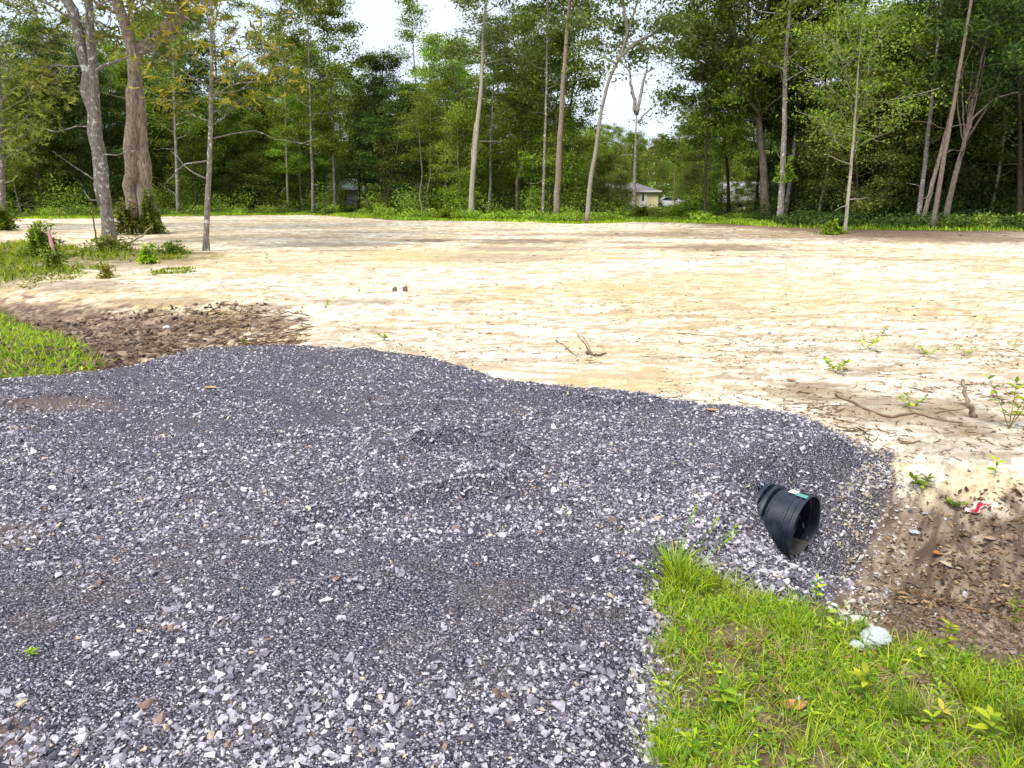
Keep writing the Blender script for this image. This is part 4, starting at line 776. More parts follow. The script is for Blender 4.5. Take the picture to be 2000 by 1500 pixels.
# ------------------------------------------------------------------ litter on the sand and mud
def sticks(geo, x, y, z, L_, r, cols, tilt=.08):
    n = len(x); a = rg.random(n) * 6.28; D = unit(np.stack([np.cos(a), np.sin(a) , rg.normal(size=n) * tilt], 1)); C = np.stack([x, y, z + r * .7], 1); u = np.cross(D, [0, 0, 1.]); u = unit(u); v = np.cross(u, D); P = []
    bend = u * (rg.normal(size=n) * .12 * L_)[:, None]
    for e, rr in ((-.5, .8), (0, 1.), (.5, .5)):
        for k in range(3):
            th = k * 2.094; P.append(C + D * (L_ * e)[:, None] + (bend if e == 0 else 0) + (u * math.cos(th) + v * math.sin(th)) * (r * rr)[:, None])
    V = np.stack(P, 1).reshape(-1, 3); Q = []
    for s_ in (0, 3):
        for k in range(3): Q.append([s_ + k, s_ + (k + 1) % 3, s_ + 3 + (k + 1) % 3, s_ + 3 + k])
    Q = (np.array(Q)[None] + (np.arange(n) * 9)[:, None, None]).reshape(-1, 4); geo.add(V, None, Q, np.repeat(cols, 9, 0))
def scatter_px(n, box, off=40):           # scatter over a patch of ground
    a = rg.uniform(box[0], box[2], n); b = rg.uniform(box[1], box[3], n); x, y = onz(a, b, -.12); k = gsd(x, y) < -.02; return x[k], y[k]
dg = Geo()
zones = [((-100, 600, 560, 735), 3600, .03, .26), ((360, 598, 600, 670), 1100, .05, .32), ((-50, 540, 300, 620), 500, .03, .14), ((0, 430, 2000, 520), 1500, .05, .30), ((250, 470, 2000, 720), 8000, .02, .13), ((1280, 660, 2050, 900), 7000, .012, .11), ((1560, 760, 2050, 890), 1800, .02, .16),
         ((1740, 920, 2100, 1100), 4200, .01, .08), ((1650, 1080, 2100, 1280), 2600, .01, .06), ((1250, 438, 2100, 466), 1500, .06, .35), ((-50, 490, 420, 560), 500, .03, .14), ((900, 690, 1500, 790), 400, .01, .06)]
for bx_, n, l0, l1 in zones:
    x, y = scatter_px(n, bx_); k = rg.random(len(x)) < .25 + 1.1 * ss(.42, .62, fbm(x * 1.3, y * 1.3, 23, 3)); x, y = x[k], y[k]; n = len(x); Ln = l0 + (l1 - l0) * rg.random(n) ** 2.5
    sticks(dg, x, y, H(x, y), Ln, Ln * rg.uniform(.014, .045, n), pcol('brown', n, rg) * rg.uniform(.4, 1.4, (n, 1)))
    m = n // 3; V, Q = leaves(np.stack([x[:m], y[:m], H(x[:m], y[:m]) + .008], 1), np.clip(Ln[:m] * .5, .01, .035), rg, .5, 2.5); dg.add(V, None, Q, np.repeat(pcol('brown', m, rg), 4, 0))
x, y = scatter_px(2600, (1740, 930, 2150, 1200)); V, Q = leaves(np.stack([x, y, H(x, y) + .01], 1), rg.uniform(.015, .055, len(x)), rg, .42, 1.4); dg.add(V, None, Q, np.repeat(pcol('brown', len(x), rg) * rg.uniform(.35, 1.2, (len(x), 1)), 4, 0))
# clods of soil and bark bits
x, y = scatter_px(4200, (-60, 598, 520, 730)); s = rg.uniform(.008, .07, len(x)) * (rg.random(len(x)) ** .6); cl = Geo(); scatter_stones(x, y, H(x, y), s, np.array([.16, .11, .08]) * rg.uniform(.5, 1.4, (len(x), 1)), dg, rg)
x, y = scatter_px(9000, (1660, 960, 2150, 1290)); s = rg.uniform(.003, .022, len(x)) * (rg.random(len(x)) ** .6); scatter_stones(x, y, H(x, y), s, np.array([.2, .15, .11]) * rg.uniform(.5, 1.7, (len(x), 1)), dg, rg)
x, y = scatter_px(1800, (300, 440, 2050, 720)); s = rg.uniform(.006, .03, len(x)) * (rg.random(len(x)) ** 1.2) * (1 + .03 * y); scatter_stones(x, y, H(x, y), s, np.array([.42, .32, .2]) * rg.uniform(.35, 1.3, (len(x), 1)), dg, rg)
tag(dg.build('wood_litter', M_WOOD), 'scattered twigs, bark bits and clods across the sand and mud', 'litter', kind='stuff')
def stick(name, label, pts, r, col=(.23, .16, .11), up=None, cat='stick', r1=.4, rest=0):
    P = []
    for k, (a, b) in enumerate(pts):
        x, y, z = G(a, b); P.append(np.array([x, y, z + r * .8]))
    if up is not None:                    # raised points: heights above ground at the foot's distance
        x0, y0, z0 = G(*pts[0])
        P = [np.array([x0, y0, z0])] + [PD(a, b, y0 + dy) for (a, b), dy in zip(pts[1:], up)]
    P = resample(P, max(8, 3 * len(P)), rg, r * .35); base = P[0].copy(); g = Geo(); V, T, Q = tube(P, np.linspace(r, r * r1, len(P)), 7, .3, 3)
    g.add(V, T, Q, np.array(col) * rg.uniform(.75, 1.25, (len(V), 1))); o = g.build(name, M_WOOD, None, smooth=True, loc=base); tag(o, label, cat); return o
stick('branch', 'dark twig lying left of the twin prongs in the middle of the sand', [(1087, 666), (1108, 682), (1127, 697)], .011)
stick('branch', 'two pronged twig sticking up from the sand', [(1153, 690), (1140, 668), (1128, 657)], .009, up=(.0, .02))
stick('branch', 'upright thin twig touching the two pronged one', [(1155, 690), (1147, 670), (1137, 655)], .007, up=(.05, .1))
stick('branch', 'short thick dark stick at the foot of the pronged twigs', [(1146, 692), (1165, 697), (1184, 690)], .016, (.2, .14, .09))
stick('dead_root', 'thick bent root standing out of the sand above the ditch', [(1905, 815), (1892, 790), (1883, 765), (1881, 742)], .021, (.33, .25, .18), up=(-.05, .0, .05), cat='root', r1=.7)
stick('dead_branch', 'long crooked branch running across the sand to the standing root', [(1632, 773), (1690, 800), (1735, 818), (1790, 808), (1830, 822), (1880, 828)], .014, (.3, .21, .14), cat='branch')
stick('dead_branch', 'thin straight branch meeting the long crooked one', [(1785, 815), (1840, 805), (1900, 797)], .006, (.3, .22, .15), cat='branch')
stick('dead_branch', 'pair of bleached sticks just beyond the gravel edge', [(1520, 792), (1570, 789), (1622, 788)], .009, (.4, .31, .2), cat='branch')
stick('dead_branch', 'long thin twig on pale sand left of the leafy seedlings', [(1322, 651), (1360, 655), (1396, 657)], .008, (.3, .22, .15), cat='branch')
stick('stick', 'curved pale stick on the bank of pale stones right of the pipe', [(1665, 1040), (1675, 1050), (1686, 1066)], .012, (.42, .3, .2))
stick('stick', 'dark stick lying across the mud near the weeds', [(1885, 1200), (1915, 1180), (1940, 1155)], .010, (.16, .11, .08))
stick('stick', 'long dark twig across the wet mud below the pipe', [(1690, 1150), (1730, 1158), (1755, 1170)], .006, (.13, .09, .07))
stick('stick', 'brown bark strip half sunk in the mud below the white leaf', [(1870, 1100), (1890, 1125), (1903, 1145)], .013, (.18, .13, .09))
stick('dry_stalk', 'long dry pale stalk lying across the roadside weeds', [(1655, 1350), (1730, 1400), (1800, 1430), (1900, 1470), (1985, 1520)], .004, (.6, .5, .33), cat='stalk')
stick('dry_stalk', 'short pale dry stalk near the bottom edge of the weeds', [(1400, 1375), (1420, 1430), (1428, 1490)], .003, (.6, .5, .35), cat='stalk')
stick('leaning_pole', 'fallen bare pole leaning up beside the twin trunk tree', [(248, 478), (275, 462), (298, 441)], .035, (.4, .34, .27), up=(0, 0), cat='pole')
stick('thin_stem', 'thin dark upright stem left of the twin trunk tree', [(190, 482), (184, 440), (181, 405)], .03, (.12, .1, .06), up=(0, 0), cat='stem')
for k, (px, lab) in enumerate(((770, 'left one of two small dark stumps on the sand'), (791, 'right one of two small dark stumps on the sand'))):
    x, y, z = G(px, 569); g = Geo(); V, T, Q = tube([(0, 0, -.05), (0.01, 0, .05), (.0, 0, .07 + .02 * k)], [.042, .036, .030], 9, .5, 5 + k); g.add(V, T, Q, (.2, .145, .10)); o = g.build('small_stump', M_WOOD, loc=(0, 0, 0)); o.location = (x, y, z); tag(o, lab, 'stump', 'small stumps')
def leafobj(name, label, px, py, L_, W_, col, yaw, curl=.3, m=None, tilt=.1, cat='leaf'):
    x, y, z = G(px, py); g = Geo(); n = 9; V = []; 
    for k in range(n):
        t = k / (n - 1); w_ = math.sin(math.pi * t ** .85) * W_ * .5 + .001; h = curl * L_ * (t - .5) ** 2 * 1.6
        V += [(L_ * (t - .5), -w_, h + w_ * .5), (L_ * (t - .5), 0, h), (L_ * (t - .5), w_, h + w_ * .45)]
    Q = [(3 * k + j, 3 * k + j + 1, 3 * k + j + 4, 3 * k + j + 3) for k in range(n - 1) for j in (0, 1)]
    g.add(V, None, Q, np.array(col) * rg.uniform(.85, 1.15, (len(V), 1))); o = g.build(name, m or M_WOOD, smooth=True); o.location = (x, y, z + .008); o.rotation_euler = (tilt, tilt * .6, yaw); return tag(o, label, cat)
leafobj('fallen_leaf', 'orange brown curled leaf on the mud of the ditch', 1833, 1087, .09, .05, (.50, .20, .06), .2)
leafobj('fallen_leaf', 'long pale leaf just below the orange one in the ditch', 1856, 1108, .12, .04, (.52, .43, .30), -.8)
leafobj('fallen_leaf', 'tan leaf near the sand slope under the red wrapper', 1935, 1056, .11, .035, (.50, .33, .22), .1)
leafobj('fallen_leaf', 'upright brown leaf on the sand at the right edge', 1985, 965, .10, .06, (.30, .17, .08), 1.2, .2, tilt=.9)
leafobj('fallen_leaf', 'large curled olive leaf lying at the top of the right weeds', 1812, 1285, .13, .06, (.26, .27, .12), -.4)
leafobj('fallen_leaf', 'flat orange leaf down among the roadside weeds', 1550, 1385, .11, .05, (.48, .24, .10), .3)
leafobj('fallen_leaf', 'brown leaf beside the seedling on the sand by the gravel', 1650, 722, .10, .06, (.36, .2, .1), 1.)
leafobj('fallen_leaf', 'reddish leaf on the sand beyond the gravel edge', 1545, 745, .12, .045, (.42, .22, .12), .2)
leafobj('fallen_leaf', 'green leaf lying on the far gravel edge', 1415, 800, .13, .06, (.30, .36, .12), -.3)
leafobj('fallen_leaf', 'tan leaf beside the green one on the gravel edge', 1390, 804, .12, .04, (.50, .32, .16), .1)
leafobj('fallen_leaf', 'flat dry tan leaf lying on the left of the gravel', 413, 760, .13, .05, (.48, .33, .2), .05, .1)
leafobj('fallen_leaf', 'pale yellow leaf standing on the gravel near the ridge', 1062, 989, .05, .02, (.6, .5, .2), 1.4, .2, tilt=.7)
leafobj('fallen_leaf', 'dark leaf on pale sand among the seedlings', 1715, 690, .09, .05, (.09, .07, .05), .1)
def seedling(label, px, py, h, nl, L_, pal='grass', name='seedling', spread=.35, cat='plant', stems=1, group=None):
    x0, y0, z0 = G(px, py); sg_, g = Geo(), Geo()
    for s_ in range(stems):
        a = rg.random() * 6.28; tipd = np.array([math.cos(a) * spread * h * (s_ > 0 or spread > .5), math.sin(a) * spread * h * (s_ > 0 or spread > .5), h * rg.uniform(.75, 1.05)]); P = np.array([tipd * t + np.array([0, 0, .08 * h * math.sin(3 * t)]) for t in np.linspace(0, 1, 6)])
        sg_.add(*tube(P, np.linspace(max(.0018, h * .008), max(.001, h * .003), 6), 5), c=(.25, .22, .08)); m = nl; t = np.linspace(.25, 1, m); an = np.arange(m) * 2.4 + s_; B = np.stack([np.interp(t, np.linspace(0, 1, 6), P[:, k]) for k in range(3)], 1)
        D = np.stack([np.cos(an), np.sin(an), .2 + .5 * t], 1) + rg.normal(size=(m, 3)) * .15; ln = L_ * rg.uniform(.7, 1.2, m); V, T, Q, mm = blades(B, D, ln, ln * .34, rg, 4, .3, 'lance'); g.add(V, T, Q, np.repeat(pcol(pal, m, rg), mm, 0))
    root = empty(name, (x0, y0, z0), label, cat, group); sg_.build('stem', M_GRASS, root); g.build('foliage', M_GRASS, root); return root
for a in (('small green seedling above a lower one on the left of the sand', 645, 580, .10, 9, .05), ('leafy seedling on the sand above the gravel at left', 632, 606, .16, 14, .06, 'grass', 'seedling', .8, 'plant', 2), ('yellowish seedling at the gravel edge left of centre', 752, 664, .08, 14, .05, 'grass', 'seedling', 1., 'plant', 3),
          ('low plant at the tip of the dark wood litter', 480, 672, .08, 14, .05, 'gold', 'seedling', 1., 'plant', 3), ('spreading pale seedling on sand, farthest of the right group', 1722, 655, .12, 10, .05, 'grass', 'seedling', .8, 'plant', 2), ('spreading bushy seedling in the middle of the right sand', 1690, 682, .16, 14, .06, 'grass', 'seedling', 1., 'plant', 4),
          ('green seedling low on the sand right of the driveway edge', 1632, 728, .12, 16, .07, 'grass', 'seedling', 1., 'plant', 4), ('round leafy seedling between the bushy one and the right edge', 1815, 697, .11, 12, .05, 'grass', 'seedling', 1., 'plant', 3), ('thin seedling near the right edge of the sand', 1888, 695, .10, 9, .045, 'grass', 'seedling', 1., 'plant', 3),
          ('tiny seedling near the right frame edge on pale sand', 1982, 682, .11, 8, .04), ('pale weed beside the long crooked branch', 1778, 800, .10, 12, .05, 'grass', 'seedling', 1., 'plant', 3), ('bright green seedling on the pale slope above the red wrapper', 1942, 932, .11, 7, .06), ('green weed tuft on the sand above the pale stones', 1805, 955, .08, 14, .06, 'mid', 'seedling', 1., 'plant', 3),
          ('seedling growing at the far edge of the gravel', 1393, 797, .10, 8, .05), ('tiny bright green plant alone on the gravel at lower left', 60, 1282, .03, 9, .03), ('bright seedling at the toe of the stones below the pipe', 1592, 1175, .13, 12, .04), ('tall yellow green weed at the mud edge of the grass', 1845, 1285, .16, 16, .05),
          ('leafy weed in the mud at the right edge', 1975, 1235, .16, 12, .05, 'mid'), ('green weed on mud slope left of the red wrapper', 1865, 990, .05, 12, .05, 'mid', 'seedling', 1., 'plant', 2), ('small plant on sand left of the lone magnolia sapling', 320, 500, .35, 22, .13, 'mid', 'seedling', .9, 'plant', 4),
          ('green plant on sand right of the lone magnolia sapling', 522, 512, .22, 10, .1, 'gold'), ('large leaved weed with pointed leaves in the lower middle of the weeds', 1685, 1375, .12, 14, .065), ('large bright weed at the bottom left of the grass', 1410, 1400, .11, 12, .06), ('pointed leaf weed at the lower right corner', 1925, 1455, .12, 12, .06), ('yellow leaved weed in the lower right grass', 1835, 1420, .08, 12, .045, 'gold')):
    seedling(*a)
seedling('young shrub with pale green leaves at the right edge of the sand', 1970, 838, .42, 12, .09, 'grass', 'shrub_sapling', .45, 'shrub', 4)
def bush(label, px, py, h, r, n, ls, pal, name='bush', cat='bush', cone=0):
    x0, y0, z0 = G(px, py); t = rg.random(n) ** .8; rr = r * (1 - cone * t) * rg.random(n) ** .5 * (.75 + .5 * rg.random()); a = rg.random(n) * 6.28; rr = rr * (.7 + .4 * np.sin(a * 3 + t * 7) + .25 * np.sin(a * 7 + 3)); t = t * (.62 + .38 * np.sin(a * 2 + 1) * np.sin(a * 5)); C = np.stack([rr * np.cos(a), rr * np.sin(a), t * h], 1)
    g = Geo(); D = unit(np.stack([np.cos(a), np.sin(a), .6 + 0 * a], 1) + rg.normal(size=(n, 3)) * .6); ln = ls * rg.uniform(.6, 1.3, n); V, T, Q, mm = blades(C, D, ln, ln * .4, rg, 3, .3, 'lance'); g.add(V, T, Q, np.repeat(pcol(pal, n, rg), mm, 0))
    s_ = Geo()
    for q in range(7): aa = rg.random() * 6.28; s_.add(*tube([(0, 0, -.03), (math.cos(aa) * r * .3, math.sin(aa) * r * .3, h * .5), (math.cos(aa) * r * .5, math.sin(aa) * r * .5, h * .85)], [.012, .008, .004], 4), c=(.2, .14, .08))
    root = empty(name, (x0, y0, z0), label, cat); s_.build('stems', M_WOOD, root); g.build('foliage', M_GRASS, root); return root
bush('bright leafy bush behind the pink flagged stake', 85, 502, 1.05, .62, 2600, .13, 'light', cone=.6); bush('dark green bush at the foot of the pink flagged stake', 108, 528, .5, .3, 1200, .09, 'mid')
bush('rounded green bush on the sand left of the small sapling trunk', 338, 497, .42, .42, 900, .11, 'mid', cone=.4); bush('yellow green weedy bush between oak and twin trunks', 290, 514, .5, .3, 900, .1, 'grass', cone=.5)
bush('leafy growth around the foot of the twin trunk tree', 218, 492, .55, .7, 1500, .12, 'olive'); bush('low bush at the far left edge beneath the magnolia', 8, 450, 1.4, .6, 1500, .2, 'mid'); bush('bushy growth left of the oak and its ivy', 250, 458, 1.6, .75, 2200, .18, 'olive', cone=.5)
bush('yellowish weed clump on sand below the twin trunk tree', 208, 543, .3, .2, 500, .07, 'gold', cone=.3); bush('fresh green fern like bush beside the pale sapling', 1625, 458, .62, .55, 2200, .15, 'light', cone=.7); bush('bright bush at the wood edge left of the tall leaning trunk', 872, 428, .8, 1.2, 2000, .22, 'light')
bush('bright yellow green young pine left of the tall straight pine', 1020, 418, 4.4, 1.3, 5200, .2, 'light', 'young_pine', 'young tree', .75); bush('shorter bright young pine right of the leaning light trunk', 968, 418, 3.2, 1.2, 4200, .2, 'light', 'young_pine', 'young tree', .7); bush('rounded green bush before the cream house', 1250, 424, 1.0, 1.4, 2200, .2, 'mid')
bush('bright leafy bush hiding the white car', 1334, 424, 1.25, 1.1, 2200, .2, 'light'); bush('ivy mound climbing the foot of the massive oak', 296, 457, 2.1, .8, 6500, .13, 'mid', 'ivy', 'ivy', .6); 
rt = bush('tuft of bright ivy leaves high on the grey trunk', 1526, 437, 1.6, .7, 1800, .17, 'light', 'ivy_tuft', 'ivy', .3); rt.location.z += 2.3
# ------------------------------------------------------------------ litter objects
def crumple(name, label, px, py, size, col, m, seed, cat, folds=2.2, flat=1.0, lift=.0, yaw=0):
    rg_ = np.random.default_rng(seed); bm = bmesh.new(); bmesh.ops.create_icosphere(bm, subdivisions=4, radius=1); V = np.array([v.co[:] for v in bm.verts]); T = np.array([[v.index for v in f.verts] for f in bm.faces]); bm.free()
    d = 1 + .30 * (fbm(V[:, 0] * folds + V[:, 2] * 1.7, V[:, 1] * folds + 3 - V[:, 2], seed, 4) - .5) * 2 - .12 * np.abs(np.sin(V[:, 0] * 7 + V[:, 1] * 5 + 4 * V[:, 2])); V = V * d[:, None] * np.array(size) * .5
    g = Geo(); g.add(V, T, None, col); x, y, z = G(px, py); o = g.build(name, m, smooth=False); o.location = (x, y, z + size[2] * .42 * flat + lift); o.rotation_euler = (0, 0, yaw); return tag(o, label, cat)
M_FILM, t, b = mat('cloudy_plastic', .5, .5); b.inputs['Base Color'].default_value = (.46, .49, .48, 1)
crumple('plastic_bag', 'crumpled cloudy plastic bag at the top edge of the roadside weeds', 1708, 1262, (.11, .09, .085), (.45, .5, .5), M_FILM, 3, 'plastic bag', 1.7)
crumple('plastic_scrap', 'small white plastic scrap just left of the cloudy bag', 1672, 1268, (.06, .05, .04), (.75, .78, .76), M_FILM, 5, 'plastic scrap', 3)
crumple('plastic_scrap', 'pale blue plastic scrap on the pale stones above the ditch', 1795, 992, (.09, .06, .02), (.6, .75, .75), M_FILM, 6, 'plastic scrap', 3)
crumple('paper_scrap', 'white scrap of litter in the dark wood debris at left', 325, 642, (.10, .07, .05), (.85, .85, .85), vcmat('white_scrap', .7), 7, 'litter', 2)
def hullrock(lab, px, py, sz, col, q):
    V, T = SV[q % len(SV)]; bm = bmesh.new(); vs_ = [bm.verts.new(v) for v in V]
    for t_ in T: bm.faces.new([vs_[k] for k in t_])
    bmesh.ops.bevel(bm, geom=bm.edges[:], offset=.09, segments=2, affect='EDGES', profile=.6); bmesh.ops.triangulate(bm, faces=bm.faces[:]); bm.verts.index_update()
    V = np.array([v.co[:] for v in bm.verts]) * np.array([.55, .55, .8]) * np.array(sz); T = [[v.index for v in f.verts] for f in bm.faces]; bm.free(); g = Geo(); g.add(V, T, None, col)
    x, y, z = G(px, py); o = g.build('rock', M_STONE, smooth=False); o.location = (x, y, z + sz[2] * .25); o.rotation_euler = (0, 0, q); tag(o, lab, 'rock')
for q, (px, py, sz, lab) in enumerate(((1350, 1212, (.08, .06, .06), 'large white rock between the gravel and the grass'), (1332, 1240, (.05, .045, .05), 'white angular rock below the large white one'), (1762, 1082, (.05, .04, .035), 'white pebble alone on the mud right of the pipe'), (1752, 1058, (.05, .045, .04), 'tan rounded pebble nearest the pipe mouth'),
        (1790, 1178, (.028, .025, .03), 'little white stone on the mud below the tan ones'), (1625, 1185, (.06, .05, .035), 'leftmost stone of the pale row above the grass'), (1650, 1200, (.055, .05, .035), 'second stone of the pale row above the grass'), (1672, 1212, (.065, .05, .04), 'third and largest stone of the pale row'), (1700, 1222, (.06, .035, .025), 'flat last stone of the pale row by the mud'),
        (180, 1150, (.05, .035, .035), 'cream stone on the gravel at lower left'), (300, 1377, (.10, .05, .04), 'long brown stone on the gravel near the bottom left'), (932, 1103, (.025, .02, .02), 'small orange stone in the middle of the gravel'))):
    hullrock(lab, px, py, sz, [(.72, .70, .66), (.62, .55, .42), (.25, .16, .12), (.6, .38, .18)][0 if q < 3 or 3 < q < 9 else (1 if q in (3, 9) else (2 if q == 10 else 3))], q)
# red wrapper
x, y, z = G(1905, 998); g = Geo(); n, m_ = 14, 7; V = []; C = []
for i_ in range(n):
    for j_ in range(m_):
        u, v = i_ / (n - 1) - .5, j_ / (m_ - 1) - .5; V.append((u * .13, v * .05 + .012 * math.sin(9 * u), .018 + .02 * abs(math.sin(7 * u + 3 * v)) + .010 * math.sin(17 * v + 8 * u) + .03 * u)); C.append((.62, .03, .05) if .1 > v > -.38 and u > -.36 else (.8, .78, .74))
Q = [(i_ * m_ + j_, i_ * m_ + j_ + 1, (i_ + 1) * m_ + j_ + 1, (i_ + 1) * m_ + j_) for i_ in range(n - 1) for j_ in range(m_ - 1)]
g.add(V, None, Q, np.array(C)); o = g.build('wrapper', vcmat('glossy_wrap', .3, .5, 30, .001)); o.location = (x, y, z); o.rotation_euler = (.25, -.15, .35); tag(o, 'torn red and white wrapper on the dark mud at right', 'wrapper')
# survey stake with pink ribbon
x, y, z = G(112, 514); root = empty('survey_stake', (x, y, z), 'wooden survey stake tied with pink ribbon in the left weeds', 'stake')
g = Geo(); g.add(*tube([(0, 0, -.1), (-.03, 0, .35), (-.07, 0, .78)], [.02, .02, .018], 4), c=(.5, .42, .3)); g.build('stake', M_WOOD, root)
g = Geo(); g.add(*tube([(-.035, -.03, .28), (-.05, -.03, .45), (-.075, -.03, .80)], [.012, .034, .028], 6, .3, 3), c=(.80, .36, .42)); g.build('ribbon', vcmat('ribbon_film', .5), root)
# ------------------------------------------------------------------ buildings and vehicles beyond the trees
def boxg(g, x0, x1, y0, y1, z0, z1, c=(1, 1, 1)):
    V = [(x, y, z) for z in (z0, z1) for y in (y0, y1) for x in (x0, x1)]; g.add(V, None, [(0, 1, 3, 2)[::-1], (4, 5, 7, 6), (0, 1, 5, 4), (2, 3, 7, 6)[::-1], (0, 2, 6, 4)[::-1], (1, 3, 7, 5)], c)
def part(name, boxes, m, parent, c=(1, 1, 1)):
    g = Geo()
    for b_ in boxes: boxg(g, *b_, c=c)
    return g.build(name, m, parent)
def siding(name, c):
    m, t, b = mat(name, .7, .3); tc = N(t, 'ShaderNodeTexCoord').outputs['Object']; wv = N(t, 'ShaderNodeTexWave', wave_type='BANDS', bands_direction='Z', wave_profile='SAW', i_Scale=1.6); t.links.new(tc, wv.inputs[0])
    f = noise(t, 1.2, 5, tc); t.links.new(mixc(t, rampf(t, f, .35, .7), c, tuple(v * .82 for v in c)), b.inputs['Base Color']); bumpn(t, b, wv.outputs['Fac'], .02); return m
M_CREAM, M_WHITE, M_ROOFD, M_ROOFG = siding('cream_siding', (.86, .80, .42)), siding('white_siding', (.66, .68, .72)), simple('grey_shingle', (.20, .18, .20), .9, nsc=4), simple('green_grey_roof', (.26, .33, .24), .8, nsc=4)
M_TRIM, M_GLASS, M_TYRE, M_CAR = simple('white_trim', (.78, .78, .74), .5), simple('dark_glass', (.02, .025, .03), .1, .6), simple('tyre', (.02, .02, .02), .9), simple('white_enamel', (.8, .8, .82), .25, .6)
def house(name, label, px, d, Wd, Dp, h, rh, mw, mr, yaw, doors, wins):
    x = (px - 1000) / F * (d * CP + .4); root = empty(name, (x, d, -.12), label, 'house'); root.rotation_euler = (0, 0, yaw); a, b_ = Wd / 2, Dp / 2
    part('wall', [(-a, a, -b_, b_, 0, h)], mw, root); g = Geo(); o_ = .3; rz = h + .003
    V = [(-a - o_, -b_ - o_, rz), (a + o_, -b_ - o_, rz), (a + o_, b_ + o_, rz), (-a - o_, b_ + o_, rz), (-a + b_ * .9, 0, rz + rh), (a - b_ * .9, 0, rz + rh)]; g.add(V, [(1, 2, 5), (3, 0, 4)], [(0, 1, 5, 4), (2, 3, 4, 5), (3, 2, 1, 0)]); g.build('roof', mr, root)
    part('fascia', [(-a - o_ - .02, a + o_ + .02, -b_ - o_ - .05, -b_ - o_ - .003, h - .12, h + .06), (a + o_ + .003, a + o_ + .05, -b_ - o_ - .003, b_ + o_, h - .12, h + .06)], M_TRIM, root)
    for u in doors:
        dd = part('door', [(u - .45, u + .45, -b_ - .06, -b_ + .02, .15, 2.1)], M_TRIM, root); part('pane', [(u - .13, u + .13, -b_ - .075, -b_ - .055, .95, 1.95)], M_GLASS, dd)
        part('porch_light', [(u + .68, u + .84, -b_ - .14, -b_ - .003, 1.75, 2.0)], M_TRIM, root)
    for u in wins:
        dd = part('window', [(u - .5, u + .5, -b_ - .05, -b_ + .02, 1.0, 1.95)], M_TRIM, root); part('pane', [(u - .42, u + .42, -b_ - .065, -b_ - .045, 1.07, 1.88)], M_GLASS, dd)
    return root
house('cream_house', 'small cream sided house with grey hip roof and white door', 1206, 98, 9.6, 6.0, 2.15, 1.05, M_CREAM, M_ROOFD, R(-4), [2.9], [.6, -2.6])
house('white_house', 'white house half hidden behind the cedars at left', 702, 91, 9.0, 6.5, 2.35, 1.2, M_WHITE, M_ROOFG, R(3), [1.9], [-1.3, -3.3])
x = (1448 - 1000) / F * 78; root = empty('travel_trailer', (x, 78, -.1), 'long white trailer half hidden behind trunks at right', 'trailer'); root.rotation_euler = (0, 0, R(-6))
g = Geo(); prof_ = [(-1.15, .95), (-1.2, 1.2), (-1.2, 2.55), (-1.0, 2.85), (0, 2.98), (1.0, 2.85), (1.2, 2.55), (1.2, .95)]
V = [(xx, p_, q_) for xx in (-2.9, 2.9) for p_, q_ in prof_]; k = len(prof_); g.add(V, None, [(i_, (i_ + 1) % k, (i_ + 1) % k + k, i_ + k) for i_ in range(k)]); g.add([(xx, p_, q_) for xx in (-2.9,) for p_, q_ in prof_] + [(-2.9, 0, 1.8)], [(i_, (i_ + 1) % k, k) for i_ in range(k)]); g.add([(2.9, p_, q_) for p_, q_ in prof_] + [(2.9, 0, 1.8)], [(i_, (i_ + 1) % k, k) for i_ in range(k)])
g.build('body', siding('trailer_skin', (.74, .77, .84)), root); part('window', [(-1.6, -.7, -1.22, -1.19, 1.75, 2.3)], M_GLASS, root); part('window', [(.9, 1.8, -1.22, -1.19, 1.75, 2.3)], M_GLASS, root); part('chassis', [(-3.4, 3.0, -.9, .9, .62, .945)], M_TYRE, root)
def wheel(root, x, y, r=.33, w_=.22):
    g = Geo(); g.add(*tube([(x, y - w_ / 2, r), (x, y + w_ / 2, r)], r, 18)); o = g.build('wheel', M_TYRE, root); g = Geo(); g.add(*tube([(x, y - w_ / 2 - .012, r), (x, y + w_ / 2 + .012, r)], r * .55, 14)); g.build('rim', M_TRIM, o)
for a_x in (-.5, .4): wheel(root, a_x, -1.0); wheel(root, a_x, 1.0)
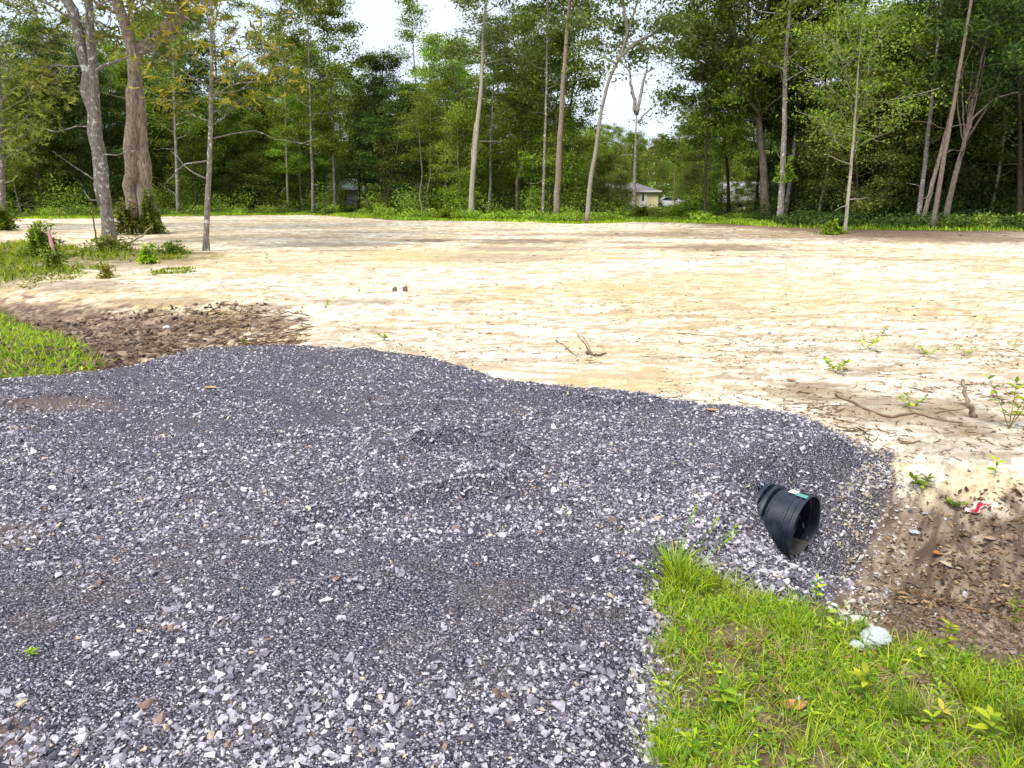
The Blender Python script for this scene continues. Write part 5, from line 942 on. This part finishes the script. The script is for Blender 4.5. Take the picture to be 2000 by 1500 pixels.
x = (1318 - 1000) / F * 92; root = empty('parked_car', (x, 98, -.1), 'white car half hidden in the bushes right of the cream house', 'car')
g = Geo(); P = [(-2.1, .3), (-2.15, .75), (-1.9, .95), (-1.35, 1.0), (-.75, 1.42), (.6, 1.45), (1.2, 1.02), (2.0, .9), (2.15, .65), (2.1, .3)]; k = len(P)
for s_, (w0) in ((0, 0),): V = [(p_, yy_ * (.86 if q_ > 1.1 else 1), q_) for yy_ in (-.85, .85) for p_, q_ in P]
g.add(V, None, [(i_, (i_ + 1) % k, (i_ + 1) % k + k, i_ + k) for i_ in range(k)])
for sgn in (-.85, .85): g.add([(p_, sgn * (.86 if q_ > 1.1 else 1), q_) for p_, q_ in P] + [(0, sgn, .7)], [(i_, (i_ + 1) % k, k) for i_ in range(k)])
g.build('body', M_CAR, root)
for sgn in (-1, 1):
    g = Geo(); g.add([(-1.15, sgn * .853, 1.03), (1.0, sgn * .853, 1.03), (.55, sgn * .765, 1.38), (-.72, sgn * .765, 1.36)], None, [(0, 1, 2, 3)]); g.build('window', M_GLASS, root)
for a_x in (-1.35, 1.35): wheel(root, a_x, -.78); wheel(root, a_x, .78)
# pale curved awning at the far left
x = (24 - 1000) / F * 76; root = empty('awning', (x, 76, -.1), 'pale blue curved awning glimpsed through trees at far left', 'awning')
g = Geo(); th = np.linspace(R(15), R(120), 14); V = [(1.3 * math.cos(t_), yy_, 2.05 + .85 * math.sin(t_) + dz) for dz in (0, .04) for yy_ in (-1.5, 1.5) for t_ in th]; n = 14
Q = [(o_ + i_, o_ + i_ + 1, o_ + n + i_ + 1, o_ + n + i_) for o_ in (0, 2 * n) for i_ in range(n - 1)] + [(b_ + i_, b_ + i_ + 1, b_ + 2 * n + i_ + 1, b_ + 2 * n + i_) for b_ in (0, n) for i_ in range(n - 1)]; g.add(V, None, Q); g.build('canopy', simple('pale_blue_sheet', (.5, .6, .7), .4), root)
for xx in (-.62, 1.22):
    for yy_ in (-1.4, 1.4): g = Geo(); g.add(*tube([(xx, yy_, 0), (xx, yy_, 2.3)], .03, 6)); g.build('post', M_TRIM, root)
